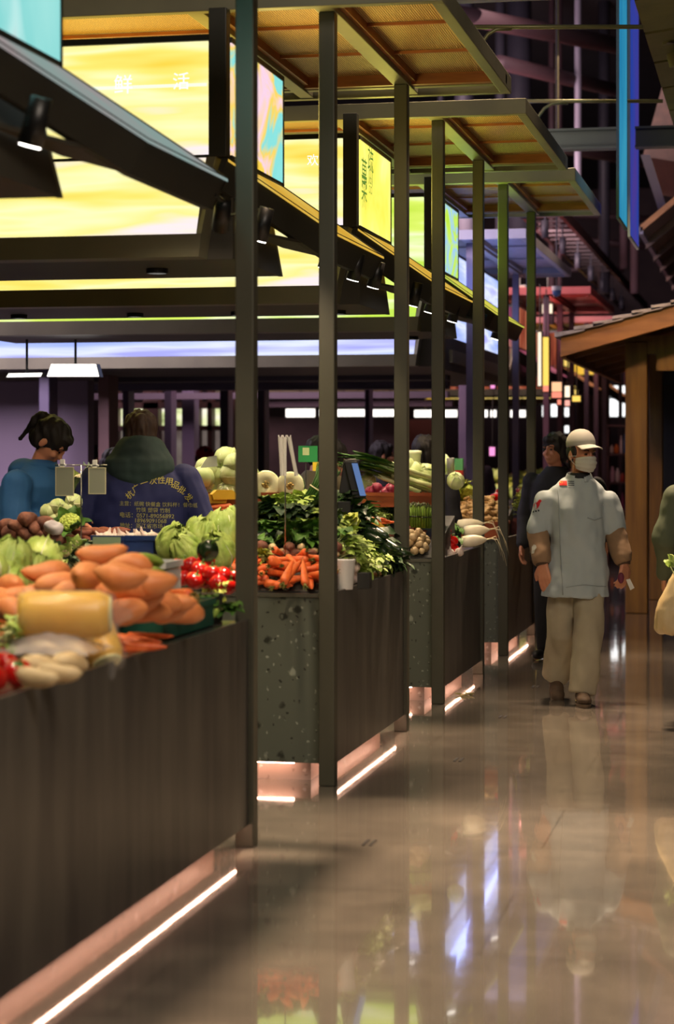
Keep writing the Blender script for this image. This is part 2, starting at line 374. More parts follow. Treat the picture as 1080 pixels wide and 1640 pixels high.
def kiosk_roof(yn, yc, near_m, side_m, skin, label, x0=XS, xl=-6.2, ls=1.07, yb=1.2, near=True, top_m=None, dz=0, eave=True):
    """light-box roof of one stall: sign box, tapered lower panel, dark hood and eave"""
    t = thing('kiosk_roof', label, 'kiosk roof', ((x0 + xl) / 2, yn + 1, 2.46), 0, 'light-box roofs over the stalls')
    zt, zm, zl, zb = 3.457, 2.914, 2.565 + dz, 2.46 + dz
    yf = yn + .075 + ls                           # far end of the box
    MB().box(x0 - .085, x0, yn, yn + .075, zm - .0, 3.6).build('corner_post', dark_m, t, bevel=.004)
    # box carcass behind the films
    MB().box(xl, x0 - .012, yn + .08, yf, zm + .005, zt + .02).build('sign_carcass', dark_m, t)
    MB().box(xl + .1, x0 - .1, yn + .14, yf - .06, zt + .02, zt + .026).build('top_film', top_m or side_m, t)  # glowing panel added so the canopy above catches light
    MB().box(xl, x0 - .095, yn + .03, yn + .078, zm + .012, zt - .004).build('near_sign', near_m, t)
    fr = MB().box(xl, x0 - .085, yn + .01, yn + .08, zt - .004, zt + .025); fr.box(xl, x0 - .085, yn + .012, yn + .08, zm, zm + .012)
    fr.build('near_sign_frame', black_m, t)
    MB().box(x0 - .012, x0 + .002, yn + .09, yf - .012, zm + .015, zt - .005).build('side_sign', side_m, t)
    fr = MB()
    for a in ((yn + .075, yf, zt - .005, zt + .02), (yn + .075, yf, zm, zm + .015), (yf - .012, yf, zm, zt + .02)): fr.box(x0 - .014, x0 + .008, *a)
    fr.build('side_sign_frame', dark_m, t)
    # tapered lower panel, leaning back a little
    a = x0 - .10; b = x0 - .165
    MB().hexa([(xl, yn + .10, zl), (b, yn + .10, zl), (b - .04, yn + .16, zl), (xl, yn + .16, zl), (xl, yn + .03, zm), (a, yn + .03, zm), (a - .04, yn + .12, zm), (xl, yn + .12, zm)]).build('near_lower_panel', near_m, t)
    bz = MB()
    bz.hexa([(xl, yn + .05, zb), (b + .02, yn + .05, zb), (b + .02, yn + .2, zb), (xl, yn + .2, zb), (xl, yn + .035, zl), (b + .035, yn + .035, zl), (b + .035, yn + .2, zl), (xl, yn + .2, zl)])
    bz.hexa([(b + .005, yn + .06, zl), (b + .035, yn + .04, zl), (b + .035, yn + .2, zl), (b, yn + .2, zl), (a + .005, yn, zm), (a + .05, yn - .0, zm), (a + .05, yn + .2, zm), (a + .005, yn + .2, zm)])
    bz.build('lower_panel_frame', beam_m if near else dark_m, t)
    # hood: dark inner box under the roof
    yh = yf + .05
    MB().hexa([(xl, yn + .2, zb), (x0 - .02, yn + .2, zb), (x0 - .02, yh, zb), (xl, yh, zb), (xl, yn + .2, zm - .005), (x0 - .02, yn + .2, zm - .005), (x0 - .02, yh - .36, zm - .005), (xl, yh - .36, zm - .005)]).build('hood', hood_m, t)
    MB().hexa([(x0 - .04, yh, zb), (x0 - .018, yh, zb), (x0 - .018, yh + .03, zb), (x0 - .04, yh + .03, zb), (x0 - .04, yh - .34, zm - .06), (x0 - .018, yh - .34, zm - .06), (x0 - .018, yh - .3, zm - .06), (x0 - .04, yh - .3, zm - .06)]).build('hood_edge', beam_m, t)
    lc_ = {'yellow': '#ffe070', 'lemon': '#ffec70', 'green': '#c8f050', 'cyan': '#a0f0ea', 'blue': '#8fa4ff'}.get(side_m.name.split('_')[0], '#ffa0a0')
    lamp('sign_boost_light', 'AREA', (x0 + .03, yn + .08 + ls / 2, 3.2), 16 * min(ls, 2), lc_, (x0 + 1, yn + .1 + ls / 2, 3.45), sx=ls * .95, sy=.45)  # unseen area lights added to strengthen the glow of the signs
    lamp('sign_boost_light', 'AREA', (x0 - 1.6, yn - .02, 3.2), 26, lc_, (x0 - 1.0, yn - 1.2, 3.25), sx=3.0, sy=.45)
    if not eave:
        MB().hexa([(x0 - .06, yn + 1.3, zb + .2), (x0 - .03, yn + 1.3, zb + .2), (x0 - .03, yf, zb + .2), (x0 - .06, yf, zb + .2), (x0 - .03, yn + 1.3, zm - .02), (x0, yn + 1.3, zm - .02), (x0, yf, zm - .02), (x0 - .03, yf, zm - .02)]).build('side_lower_panel', side_m, t)
        MB().box(x0 - .06, x0 + .01, yn + 1.25, yf, zb + .08, zb + .2).build('side_lower_frame', beam_m, t)
        return t
    # eave: skin, fascia, soffit
    xe = x0 + .28; ze = 2.67; B = (xe, yn + yb, ze); Cc = (xe, yc, ze); A = (x0 + .004, yn + .02, zm - .01)
    Sp = (x0 + .004, yf, zm - .004); Sl = (xl, yf, zm - .004); Cl = (xl, yc, ze)
    sk = MB(); V = [sk.b.verts.new(p) for p in (A, B, Cc, Sp, Sl, Cl)]
    sk.b.faces.new((V[0], V[1], V[3])); sk.b.faces.new((V[1], V[2], V[3]))
    r = bmesh.ops.extrude_face_region(sk.b, geom=sk.b.faces[:]); bmesh.ops.translate(sk.b, verts=[v for v in r['geom'] if isinstance(v, bmesh.types.BMVert)], vec=(0, 0, -.012))
    sk.build('roof_skin', skin, t)
    fa = MB(); h = .125
    pts = [A, B, Cc, Cl]; inn = [(-.055, .03), (-.065, 0), (-.065, -.09), (0, -.09)]
    pts[3] = Sp; inn[2] = (-.065, -.0); inn[3] = (0, 0)
    for i in range(3):
        p, q = Vector(pts[i]), Vector(pts[i + 1]); a2, b2 = inn[i], inn[i + 1]
        pb = p + Vector((a2[0], a2[1], -h)); qb = q + Vector((b2[0], b2[1], -h))
        th = Vector((-.03, 0, 0)) if i < 2 else Vector((0, -.03, 0)); up = Vector((0, 0, .006))
        fa.hexa([pb, qb, qb + th, pb + th, p + up, q + up, q + up + th, p + up + th])
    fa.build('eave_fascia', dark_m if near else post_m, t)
    so = MB().prism([(x0, yn + .3, 2.6), (xe - .07, yn + yb, 2.6), (xe - .07, yc - .05, 2.6), (x0, yf, 2.6)], (0, 0, .015)); so.build('soffit', hood_m, t)
    return t
tpy = E('amber_top_glow', '#ffd860', 2.4); tpg = E('lime_top_glow', '#d8f060', 2.4)
kiosk_roof(6.1, 8.42, cA, cA, lc, 'cyan light-box roof of the nearest stall, cut off by the picture corner', ls=.98)
kiosk_roof(9.46, 11.95, yA, yB, ly, 'yellow light-box roof whose side sign has pink and cyan clouds', top_m=tpy)
k3 = kiosk_roof(12.56, 15.62, yA, yC, ly, 'lemon yellow light-box roof with green lettering on its side sign', yb=1.35, top_m=tpy)
kiosk_roof(15.57, 18.85, gA, gB, lg, 'lime green light-box roof behind the yellow ones', yb=1.35, top_m=tpg)
# lettering: white on the near sign of stall two, green glyph fragments on the side sign of stall three
k2 = [o for o in COL.objects if o.name.startswith('kiosk_roof')][1]
wt = E('white_print_glow', '#ffffff', 1.25); gt = E('green_print_glow', '#74a040', .75)
def letters(name, body, size, origin, xdir, ydir, mat, parent, depth=.003):
    me = text_mesh(body, size); xd, yd = Vector(xdir), Vector(ydir); n = xd.cross(yd)
    o0 = Vector(origin) - WL[parent.name]
    for v in me.vertices: v.co = o0 + xd * v.co.x + yd * v.co.y + n * depth
    me.materials.append(mat); return child(name, me, parent)
p = P(287, 130, 9.8); letters('sign_lettering', '活', .085, (p.x, 9.485, p.z), (1, 0, 0), (0, 0, 1), wt, k2)
p = P(188, 132, 9.8); letters('sign_lettering', '鲜', .095, (p.x, 9.485, p.z), (1, 0, 0), (0, 0, 1), wt, k2)
MB().box(-3.75, XS - .1, 9.483, 9.489, P(250, 137, 9.8).z, P(250, 132, 9.8).z).build('sign_stripe', E('pale_stripe_glow', '#f2fae0', 1.1), k2)
p = P(508, 262, 13.0); letters('sign_lettering', '欢', .075, (p.x, 12.585, p.z), (1, 0, 0), (0, 0, 1), wt, k3)
for (u, v, b, sz, s) in ((581, 282, '萬', .20, 1), (591, 256, '蔬', .20, 1), (581, 305, '菜', .19, 0), (591, 283, '川', .15, 0), (591, 300, '品', .12, 2), (581, 322, '川', .13, 2)):
    dd = 12.8 + (u - 571) / 52 * 1.06; pp = P(u, v, dd)
    letters('sign_lettering', b, sz, (XS + .004, pp.y, pp.z), (0, 1, 0), (0, 0, 1), gt if s < 2 else E('faded_green_print_glow', '#c0cc50', .9), k3)

# ---------------- counters ----------------
def counter(y0, y1, label, x1=-2.03, xa=-3.05, yarm=1.0, xl=-6.2, left_only=False):
    t = thing('stall_counter', label, 'market counter', ((x1 + xa) / 2, y0, 0), 0, 'terrazzo and steel stall counters')
    b = MB().box(xa, x1 - .12, y0 + .0, y1, .09, .87)
    if yarm: b.box(xl, xa, y0, y0 + yarm, .09, .87)
    b.build('body', terrazzo_m, t)
    MB().box(x1 - .014, x1, y0 + (.02 if yarm else 0), y1 + .035, .09, .895).build('front_panel', panel_m, t)
    MB().box(x1 - .12, x1 - .016, y0, y0 + .03, .09, .87).build('end_filler', terrazzo_m, t)
    pl = MB().box(xa + .1, x1 - .13, y0 + .07, y1 - .05, 0, .09)
    if yarm: pl.box(xl, xa + .1, y0 + .07, y0 + yarm - .07, 0, .09)
    pl.build('plinth', plinth_m, t)
    tp = MB().box(xa - .02, x1 - .016, y0 - .008, y1, .87, .888)
    if yarm: tp.box(xl, xa - .02, y0 - .008, y0 + yarm + .01, .87, .888)
    tp.build('worktop', steel_m, t)
    # light strips tucked under the overhang
    MB().box(x1 - .045, x1 - .037, y0 + .1, y1 - .06, .083, .089).build('light_strip', led_m, t)
    if yarm: MB().box(xl, x1 - .2, y0 + .02, y0 + .028, .083, .089).build('light_strip', led_m, t)
    return t
counter(2.6, 8.1, 'nearest stall counter with a long dark steel front, under the sweet potatoes', xa=-4.4, yarm=0)
counter(9.75, 11.66, 'terrazzo counter under the carrots between two posts')
counter(13.05, 14.78, 'terrazzo counter under the white radishes')
counter(16.24, 18.05, 'farthest of the terrazzo counters, just left of the chef')

# spotlights under the eaves
def spot_head(x, y, z, label, power=36, tgt=None, col='#ffe3bd', i_=0):
    t = thing('spotlight', label, 'spotlight', (x, y, z), 0, 'black spotlights under the stall eaves')
    d = Vector(tgt if tgt else (x - .45, y + .15, 1.0)) - Vector((x, y, z)); d.normalize()
    e = Vector((x, y, z)); top = e - d * .15
    MB().cyl(top, e, .034, .04, 16).build('lamp_body', black_m, t, True)
    MB().cyl(e + d * .001, e + d * .004, .034, .034, 16).build('lens', lens_m, t)
    if i_ == 2: MB().tube([top + d * .04, (top.x, top.y, 2.6), (-2.24, 8.36, 2.6)], .009, 8).build('stem', black_m, t)
    elif i_ == 3: MB().tube([top + d * .04, (top.x, top.y, 2.64), (-2.5, 9.47, 2.64)], .009, 8).build('stem', black_m, t)
    else: MB().cyl(top + d * .04, (top.x, top.y, 2.62), .009, n=8).build('stem', black_m, t)
    lamp('produce_spot_light', 'SPOT', e + d * .02, power, col, e + d, .03, 95, .6)
sp = [(-2.28, 5.5), (-2.26, yof(-2.26, 6.56)), (-2.30, yof(-2.3, 8.97)), (-2.27, yof(-2.27, 9.5)), (-2.28, 10.7), (-2.28, yof(-2.28, 11.66)), (-2.27, yof(-2.27, 12.19)),
      (-2.3, 13.5), (-2.3, yof(-2.3, 14.35)), (-2.3, 15.2), (-2.3, 16.6), (-2.3, 17.6)]
names = ['black spotlight above the sweet potatoes at the picture edge', 'black spotlight beneath the cyan roof', 'black spotlight beneath the end of the cyan eave', 'black spotlight between the two nearest posts', 'black spotlight hidden behind the second post', 'first of the pair of black spotlights under the yellow eave', 'second of the pair of black spotlights under the yellow eave',
         'black spotlight over the radish stall, near end', 'black spotlight over the radish stall', 'black spotlight over the radish stall, far end', 'black spotlight over the stall behind the radishes', 'black spotlight over the stall beside the chef']
for i, (x, y) in enumerate(sp):
    tg = None
    if i == 2: tg = (-2.9, 10.3, .9)
    spot_head(x, y, 2.50, names[i], tgt=tg, i_=i)
# recessed downlights added in the hoods to brighten the produce, over the cross arms
def downlight(x, y, label, power=42, tgt=None):
    t = thing('downlight', label, 'downlight', (x, y, 2.42), 0, 'added black downlights in the hoods')
    mb = MB(); n = 16
    r0 = [[mb.b.verts.new((x + r * math.cos(6.2832 * k / n), y + r * math.sin(6.2832 * k / n), z)) for k in range(n)] for r, z in ((.055, 2.46), (.055, 2.435), (.048, 2.435), (.048, 2.46))]
    for i in range(3):
        for k in range(n): mb.b.faces.new((r0[i][k], r0[i][(k + 1) % n], r0[i + 1][(k + 1) % n], r0[i + 1][k]))
    mb.build('ring', black_m, t); MB().cyl((x, y, 2.45), (x, y, 2.458), .046, n=16).build('lens', lens_m, t)
    lamp('downlight_beam', 'SPOT', (x, y, 2.425), power, '#ffe8c8', tgt or (x, y + .1, 1.0), .04, 100, .6)
downlight(-2.95, 7.05, 'added black recessed downlight over the sweet potatoes', 42, (-2.4, 7.5, 1.0))
for (x, y, w_) in ((-3.0, 10.1, 'over the lettuces'), (-3.9, 10.1, 'over the garlic basket'), (-4.8, 10.1, 'over the taro roots'), (-2.75, 13.3, 'over the leeks'), (-3.4, 13.3, 'over the halved melons'), (-4.1, 13.3, 'over the cabbages'), (-4.9, 13.3, 'over the cauliflowers'), (-2.8, 16.4, 'over the ginger')):
    downlight(x, y, 'added black recessed downlight ' + w_)
# ---------------- stalls of the next block, set back from the aisle ----------------
purp_post = M('mauve_post', '#5e5468', '#504860', 2, .5)
pink_post = M('plum_post', '#5a3a48', '#4a303c', 2, .5)
lav_m = M('lavender_grey_frame', '#74727f', '#686674', 2, .5)
lav_r = M('lavender_woven_infill', '#6e6a80', '#5c586c', 20, .6)
red_m = M('red_painted_frame', '#8e3a32', '#7a2e2c', 2, .5)
canopy(20.2, 24.75, [20.6, 24.3], 'lavender grey canopy behind the green ones', xr=-2.34, xp=-2.9, xl=-7, bm_=lav_m, rm=lav_r, pm=purp_post)
kiosk_roof(19.3 - .55, 25.2, bA, bA, lb, 'blue light-box roof beyond the fourth stall', x0=-3.03, xl=-9, ls=5.5, yb=5.8, dz=-.13, eave=False)
pk = SIGN('pink_film', [(.35, '#a04870'), (.5, '#c86a90'), (.62, '#e09080')], .5, (1.2, 1, .3), 4); og = SIGN('orange_film', [(.38, '#7a2e28'), (.5, '#d06848'), (.62, '#ffa078')], .55, (2.5, 2.5, .2), 4); yl = SIGN('warm_yellow_film', [(.4, '#f7c040'), (.6, '#ffe080')], 1.0)
canopy(27.4, 31.4, [27.6, 29.4, 31.1], 'reddish canopy far down the left side of the aisle', xr=-2.34, xp=-2.9, xl=-7, bm_=red_m, rm=red_m, pm=pink_post)
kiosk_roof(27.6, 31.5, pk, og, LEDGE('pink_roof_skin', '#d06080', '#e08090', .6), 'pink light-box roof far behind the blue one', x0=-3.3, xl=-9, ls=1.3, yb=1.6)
canopy(33.4, 37.4, [33.6, 35.4, 37.1], 'red painted canopy second from the far end of the hall', xr=-2.34, xp=-2.9, xl=-7, bm_=red_m, rm=red_m, pm=pink_post)
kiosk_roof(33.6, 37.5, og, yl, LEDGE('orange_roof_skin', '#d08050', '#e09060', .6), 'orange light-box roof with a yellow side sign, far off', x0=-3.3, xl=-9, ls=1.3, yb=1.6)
canopy(39.4, 43.4, [39.6, 41.4, 43.1], 'red painted canopy nearest the far end of the hall', xr=-2.2, xp=-2.8, xl=-7, bm_=red_m, rm=red_m, pm=pink_post)
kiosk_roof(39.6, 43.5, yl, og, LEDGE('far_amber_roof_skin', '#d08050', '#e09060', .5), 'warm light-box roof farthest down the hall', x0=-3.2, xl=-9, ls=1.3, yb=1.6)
counter(20.8, 24.6, 'blurred counter of the blue-lit stall behind the chef', x1=-2.95, xa=-3.9)
counter(27.8, 31.2, 'blurred counter of the pink-lit stall', x1=-2.95, xa=-3.9)
counter(33.8, 37.2, 'blurred counter of the orange-lit stall', x1=-2.95, xa=-3.9)

# glowing vertical sign tubes and lantern boxes hung between the far posts
glow = {c: E('far_glow_' + n_, c, s) for c, n_, s in (('#ffb0a0', 'salmon', 1.2), ('#ff9078', 'coral', 1.2), ('#ffd060', 'gold', 1.3), ('#ffe6c8', 'cream', 1.5), ('#ffffff', 'white', 1.8), ('#ff9ad8', 'pink', 1.2), ('#ffc090', 'peach', 1.3))}
def glowbox(u0, v0, u1, v1, d, c, label, cat='sign', name='lit_sign', group='small lit signs far down the hall', dep=.12):
    a = P(u0, v1, d); b = P(u1, v0, d)
    t = thing(name, label, cat, (a.x, a.y, a.z), 0, group)
    MB().box(a.x, b.x, a.y, a.y + .02, a.z, b.z).build('lit_face', glow[c], t, bevel=.005)
    MB().box(a.x - .015, b.x + .015, a.y + .02, a.y + dep, a.z - .015, b.z + .015).build('sign_case', dark_m, t)
    MB().cyl(((a.x + b.x) / 2, a.y + dep / 2, b.z), ((a.x + b.x) / 2, a.y + dep / 2, b.z + .6), .008).build('hanger', dark_m, t)
    return t
gl = [(789, 556, 798, 592, 26.3, '#ffb0a0', 'tall salmon lit sign between two olive posts'), (803, 556, 813, 606, 26.3, '#ff9078', 'tall coral lit sign between two olive posts'),
      (784, 716 - 0, 793, 730, 26.3, '#ff9ad8', 'small pink lit sign low between two olive posts'),
      (862, 532, 867, 618, 26.3, '#ffe6c8', 'slim cream lit sign beside the last olive post'), (870, 540, 879, 618, 26.3, '#ffd060', 'tall gold lit sign right of the last olive post'),
      (790, 592, 798, 606, 26.3, '#ffc090', 'small peach lit sign above the white lamps'), (804, 602, 812, 614, 26.3, '#ff9078', 'small coral lit sign above the white lamps'),
      (786, 612, 793, 622, 26.3, '#ff9ad8', 'tiny pink lit sign over the lamp row'), (870, 617, 879, 627, 26.3, '#ff9078', 'small coral lit sign under the gold one'),
      (884, 612, 900, 627, 26.3, '#ffc090', 'peach lit sign right of the gold one'), (884, 628, 900, 637, 26.3, '#ff9078', 'coral lit sign under the peach one'),
      (893, 640, 899, 648, 26.3, '#ff9078', 'tiny coral lit sign over the lamp row'), (905, 618, 913, 636, 26.3, '#ffe6c8', 'cream lit sign near the end of the lamp row'),
      (905, 641, 913, 650, 26.3, '#ffb0a0', 'tiny salmon lit sign near the end of the lamp row'), (917, 634, 930, 643, 26.3, '#ffd060', 'gold lit sign at the end of the lamp row'),
      (713, 597, 722, 614, 30, '#ff9ad8', 'small pink lit sign under the dark hood'), (784, 596, 790, 612, 30, '#ff9ad8', 'small pink lit sign beside an olive post'),
      (869, 650, 879, 667, 40, '#ffffff', 'white lamp right of the last olive post'), (883, 646, 893, 667, 40, '#ffffff', 'tallest white lamp of the far row'), (896, 653, 902, 667, 40, '#ffffff', 'slim white lamp of the far row'),
      (905, 653, 914, 667, 40, '#ffffff', 'last white lamp of the far row'), (905, 682, 913, 693, 42, '#ffffff', 'small white lamp above the chef cap')]
for a in gl: glowbox(*a)
t = glowbox(975, 618, 1006, 667, 44, '#ffffff', 'bright white square light box beside the wooden post', name='light_box')
# two small curved coloured lights in the ceiling zone left of the hut
glowbox(824, 458, 841, 470, 30, '#ffb0a0', 'salmon lit sign under the lavender canopy'); glowbox(869, 487, 885, 502, 30, '#ffe6c8', 'cream lit sign under the lavender canopy, nearest the hut')

# row of white linear lamps across the hall
for (u0, u1, v0, v1, d, lb_) in ((458, 506, 655, 668, 30, 'white linear lamp behind the second post'), (512, 590, 656, 667, 30, 'long white linear lamp between the second and third posts'), (596, 655, 656, 667, 30, 'white linear lamp behind the third post'),
                             (664, 734, 657, 668, 32, 'white linear lamp behind the fourth post'), (741, 782, 657, 668, 32, 'white linear lamp behind the fifth post'), (786, 795, 657, 668, 33, 'short white lamp left of the sixth post'), (818, 826, 657, 668, 34, 'short white lamp right of the sixth post'), (830, 842, 657, 668, 34, 'short white lamp left of the last olive post')):
    a = P(u0, v1, d); b = P(u1, v0, d)
    t = thing('linear_lamp', lb_, 'lamp', (a.x, a.y, a.z), 0, 'white linear lamps across the hall')
    MB().box(a.x, b.x, a.y, a.y + .03, a.z, b.z).build('diffuser', E('lamp_diffuser_glow', '#fff8f0', 2.2) if 'lamp_diffuser_glow' not in bpy.data.materials else bpy.data.materials['lamp_diffuser_glow'], t)
    MB().box(a.x, b.x, a.y + .03, a.y + .1, a.z - .01, b.z + .02).build('housing', dark_m, t)
    MB().cyl(((a.x + b.x) / 2, a.y + .06, b.z), ((a.x + b.x) / 2, a.y + .06, b.z + 1.2), .008).build('hanger', dark_m, t)
# two big white ceiling lamps over the left customers
for (q, lb_) in ((((75, 603), (157, 603), (152, 583), (82, 583)), 'large white trapezoid ceiling lamp above the blue jacket'), (((10, 604), (63, 603), (66, 597), (14, 598)), 'thin white ceiling lamp above the ponytail')):
    pts = [P(u, v, 17) for u, v in q]; t = thing('ceiling_lamp', lb_, 'lamp', pts[0])
    MB().prism(pts, (0, .03, 0)).build('diffuser', bpy.data.materials['lamp_diffuser_glow'], t)
    cc = sum(pts, Vector()) / 4
    MB().prism([cc + (p_ - cc) * 1.04 + Vector((0, .031, 0)) for p_ in pts], (0, .08, 0)).build('housing', dark_m, t); MB().cyl(cc + Vector((0, .07, 0)), (cc.x, cc.y + .07, 4.2), .01).build('hanger', dark_m, t)

# left interior: partition walls, columns, shop fronts
part_m = M('mauve_partition', '#7c6e7c', '#6e6070', .8, .6)
brown_m = M('brown_column', '#6e504a', '#5c4240', 2, .6)
def wbox(u0, v0, u1, v1, d, dep, name, mat, label=None, cat=None, group=None, st=False):
    a = P(u0, v1, d); b = P(u1, v0, d); o = MB().box(a.x, b.x, a.y, a.y + dep, max(a.z, 0), b.z).build(name, mat, bevel=.01)
    if st: struct(o)
    elif label: tag(o, label, cat, group)
    return o
wbox(-60, 610, 155, 1200, 21, .2, 'partition_wall', part_m, 'mauve partition panel behind the blue jacket', 'partition')
wbox(157, 600, 176, 1200, 20.5, .3, 'interior_column', brown_m, 'brown column at the edge of the mauve partition', 'column')
for i, (u0, u1, d, lb_) in enumerate(((62, 80, 20, 'mauve column over the ponytail'), (196, 206, 24, 'slim dark column left of the short-haired head'), (263, 275, 26, 'slim mauve column right of the short-haired head'), (291, 312, 27, 'wide mauve column right of the short-haired head'), (352, 366, 25, 'mauve column next to the first post'), (412, 424, 24, 'mauve column between the first and second posts'), (735, 748, 27, 'blue grey column between the fourth and fifth posts'), (584, 592, 25, 'thin pale column left of the third post'))):
    wbox(u0, 560, u1, 1200, d, .25, 'interior_column', purp_post, lb_, 'column', 'columns inside the market hall')
back_glow = SIGN('dim_fill_glow', [(.35, '#5a4440'), (.5, '#94807a'), (.65, '#c8b8ac')], .32, (1, 1, .6), 2.2)  # faint glow added to lighten the dark lower shop front
win_g = SIGN('far_window_view', [(.3, '#7c8a50'), (.5, '#e8f0b0'), (.65, '#fff6e0')], 1.1, (1, 1, 1), 5)
sf = thing('shop_front', 'far shop front with a row of greenish lit windows behind the heads', 'shop front', P(300, 900, 32))
ffr = MB(); a = P(170, 640, 32); b = P(372, 700, 32)
for u0, u1 in ((176, 192), (236, 262), (318, 330), (344, 352), (372, 400)):
    q0 = P(u0, 1, 32); q1 = P(u1, 1, 32); ffr.box(q0.x, q1.x, a.y - .1, a.y + .1, 0, 2.6)
ffr.box(a.x, b.x, a.y - .1, a.y + .1, P(0, 655, 32).z, P(0, 645, 32).z); ffr.box(a.x, b.x, a.y - .1, a.y + .1, P(0, 690, 32).z, P(0, 682, 32).z)
ffr.build('shop_frame', brown_m, sf)
MB().box(a.x, b.x, a.y + .1, a.y + .14, P(0, 682, 32).z, P(0, 652, 32).z).build('upper_window', win_g, sf)
MB().box(a.x, b.x, a.y + .1, a.y + .14, .4, P(0, 690, 32).z).build('lower_window', back_glow, sf)
# dark lintels stepping back across the middle
for i, (v0, v1, d, c, lb_) in enumerate(((590, 612, 22, '#48444c', 'dark beam under the blue light strip'), (614, 626, 24, '#6a6478', 'mauve beam below the dark one'), (630, 640, 27, '#5c5464', 'plum beam third below the blue strip'), (643, 652, 29, '#685866', 'lowest plum beam across the hall'))):
    a = P(150 if i < 3 else 380, v1, d); b = P(735, v0, d)
    tag(MB().box(a.x, b.x, a.y, a.y + .2, a.z, b.z).build('interior_beam', M('beam_paint_%d' % i, c, rough=.6)), lb_, 'beam', 'cross beams inside the hall')
wbox(655, 672, 712, 1000, 34, .2, 'partition_wall', M('terracotta_panel', '#8a5040', '#7a4438', 1, .7), 'terracotta panel far behind the dark-haired shoppers', 'panel')
wbox(400, 560, 690, 668, 37, .2, 'partition_wall', part_m, 'mauve upper wall across the far end between the posts', 'partition')
wbox(300, 668, 700, 800, 36, .3, 'back_counter', M('dim_back_counter', '#5a464a', '#46363a', 2, .7), 'dim counter and shelving across the back of the hall', 'counter')
wbox(925, 600, 976, 1000, 38, .3, 'wall_panel', M('brown_wall_panel', '#4c3630', '#402e2a', 1, .7), 'brown wall panel between the chef cap and the white sign', 'panel')

# ---------------- wooden hut on the right ----------------
woodm = M('honey_wood', '#8a682e', '#6e5026', 3, .5, stretch=(4, 4, .4))
wood2 = M('fascia_wood', '#a4703a', '#7c522a', 2.5, .5, stretch=(.6, 4, 4))
wood3 = M('dark_roof_wood', '#463022', '#342316', 3, .6, stretch=(3, .3, 3))
tile_m = M('grey_shingle', '#b0aaa0', '#8a857c', 14, .7)
hut = thing('wooden_hut', 'wooden market hut with a shingled roof, right of the chef', 'hut', (-.6, 20.9, 0))
pz = 3.3
hx0, hx1 = -1.43, -1.22; hy = 20.63
MB().box(hx0, hx1, hy, hy + .22, 0, 2.62).build('post', woodm, hut, bevel=.01)
q = P(1040, 957, 22.4); MB().box(q.x, q.x + .14, q.y, q.y + .2, 0, 2.6).build('post', woodm, hut, bevel=.01)
MB().box(.9, 1.1, hy, hy + .2, 0, 3.2).build('post', woodm, hut, bevel=.01)
ex = P(898, 0, 20.0).x; ey = P(898, 0, 20.0).y; sl = .27
def rz_(x): return 2.45 + (x - ex) * sl
x2 = 2.2
MB().hexa([(ex, ey, 2.45), (x2, ey, rz_(x2)), (x2, ey + .05, rz_(x2)), (ex, ey + .05, 2.45), (ex, ey, 2.66), (x2, ey, rz_(x2) + .22), (x2, ey + .05, rz_(x2) + .22), (ex, ey + .05, 2.66)]).build('fascia_board', wood2, hut, bevel=.006)
MB().hexa([(ex, ey + .05, 2.57), (x2, ey + .05, rz_(x2) + .12), (x2, ey + 7.2, rz_(x2) + .12), (ex, ey + 7.2, 2.57), (ex, ey + .05, 2.63), (x2, ey + .05, rz_(x2) + .18), (x2, ey + 7.2, rz_(x2) + .18), (ex, ey + 7.2, 2.63)]).build('roof_deck', wood3, hut)
MB().box(ex, ex + .05, ey + .05, ey + 7.2, 2.44, 2.6).build('eave_board', wood2, hut)
for k in range(5):
    y = ey + .9 + k * 1.2; MB().hexa([(ex + .05, y, 2.48), (x2, y, rz_(x2)), (x2, y + .08, rz_(x2)), (ex + .05, y + .08, 2.48), (ex + .05, y, 2.57), (x2, y, rz_(x2) + .12), (x2, y + .08, rz_(x2) + .12), (ex + .05, y + .08, 2.57)]).build('rafter', wood2, hut)
MB().box(hx0 + .0, 3, hy + .02, hy + .2, 2.5, 2.68).build('tie_beam', woodm, hut)
MB().box(hx0 + .3, 3, hy + .0, hy + .1, 2.34, 2.5).build('tie_beam', woodm, hut)
# shingles: overlapping courses stepping up the slope, and along the length
sh = MB(); k = 0; x = ex - .05
while x < x2 - .2:
    for j in range(13):
        y = ey - .06 + j * .56 + (k % 2) * .0; r1 = random.uniform(-.006, .006); wd = .28
        z0 = rz_(x) + .2 + r1; z1 = rz_(x + wd) + .185 + r1
        sh.hexa([(x, y, z0), (x + wd, y, z1), (x + wd, y + .54, z1), (x, y + .54, z0), (x, y, z0 + .045), (x + wd, y, z1 + .02), (x + wd, y + .54, z1 + .02), (x, y + .54, z0 + .045)])
    x += .18; k += 1
sh.build('shingle_roof', tile_m, hut)
MB().box(P(1058, 0, 23.5).x, 3, P(1058, 0, 23.5).y, P(1058, 0, 23.5).y + .15, 0, 2.3).build('wall_panel', M('dark_hut_wall', '#231e1e', '#1c1818', 2, .5), hut)
MB().box(P(1058, 0, 23.5).x, 3, P(1058, 0, 23.5).y, P(1058, 0, 23.5).y + .15, 2.3, 2.6).build('clerestory', M('dim_blue_glass', '#3a4048', rough=.2), hut)
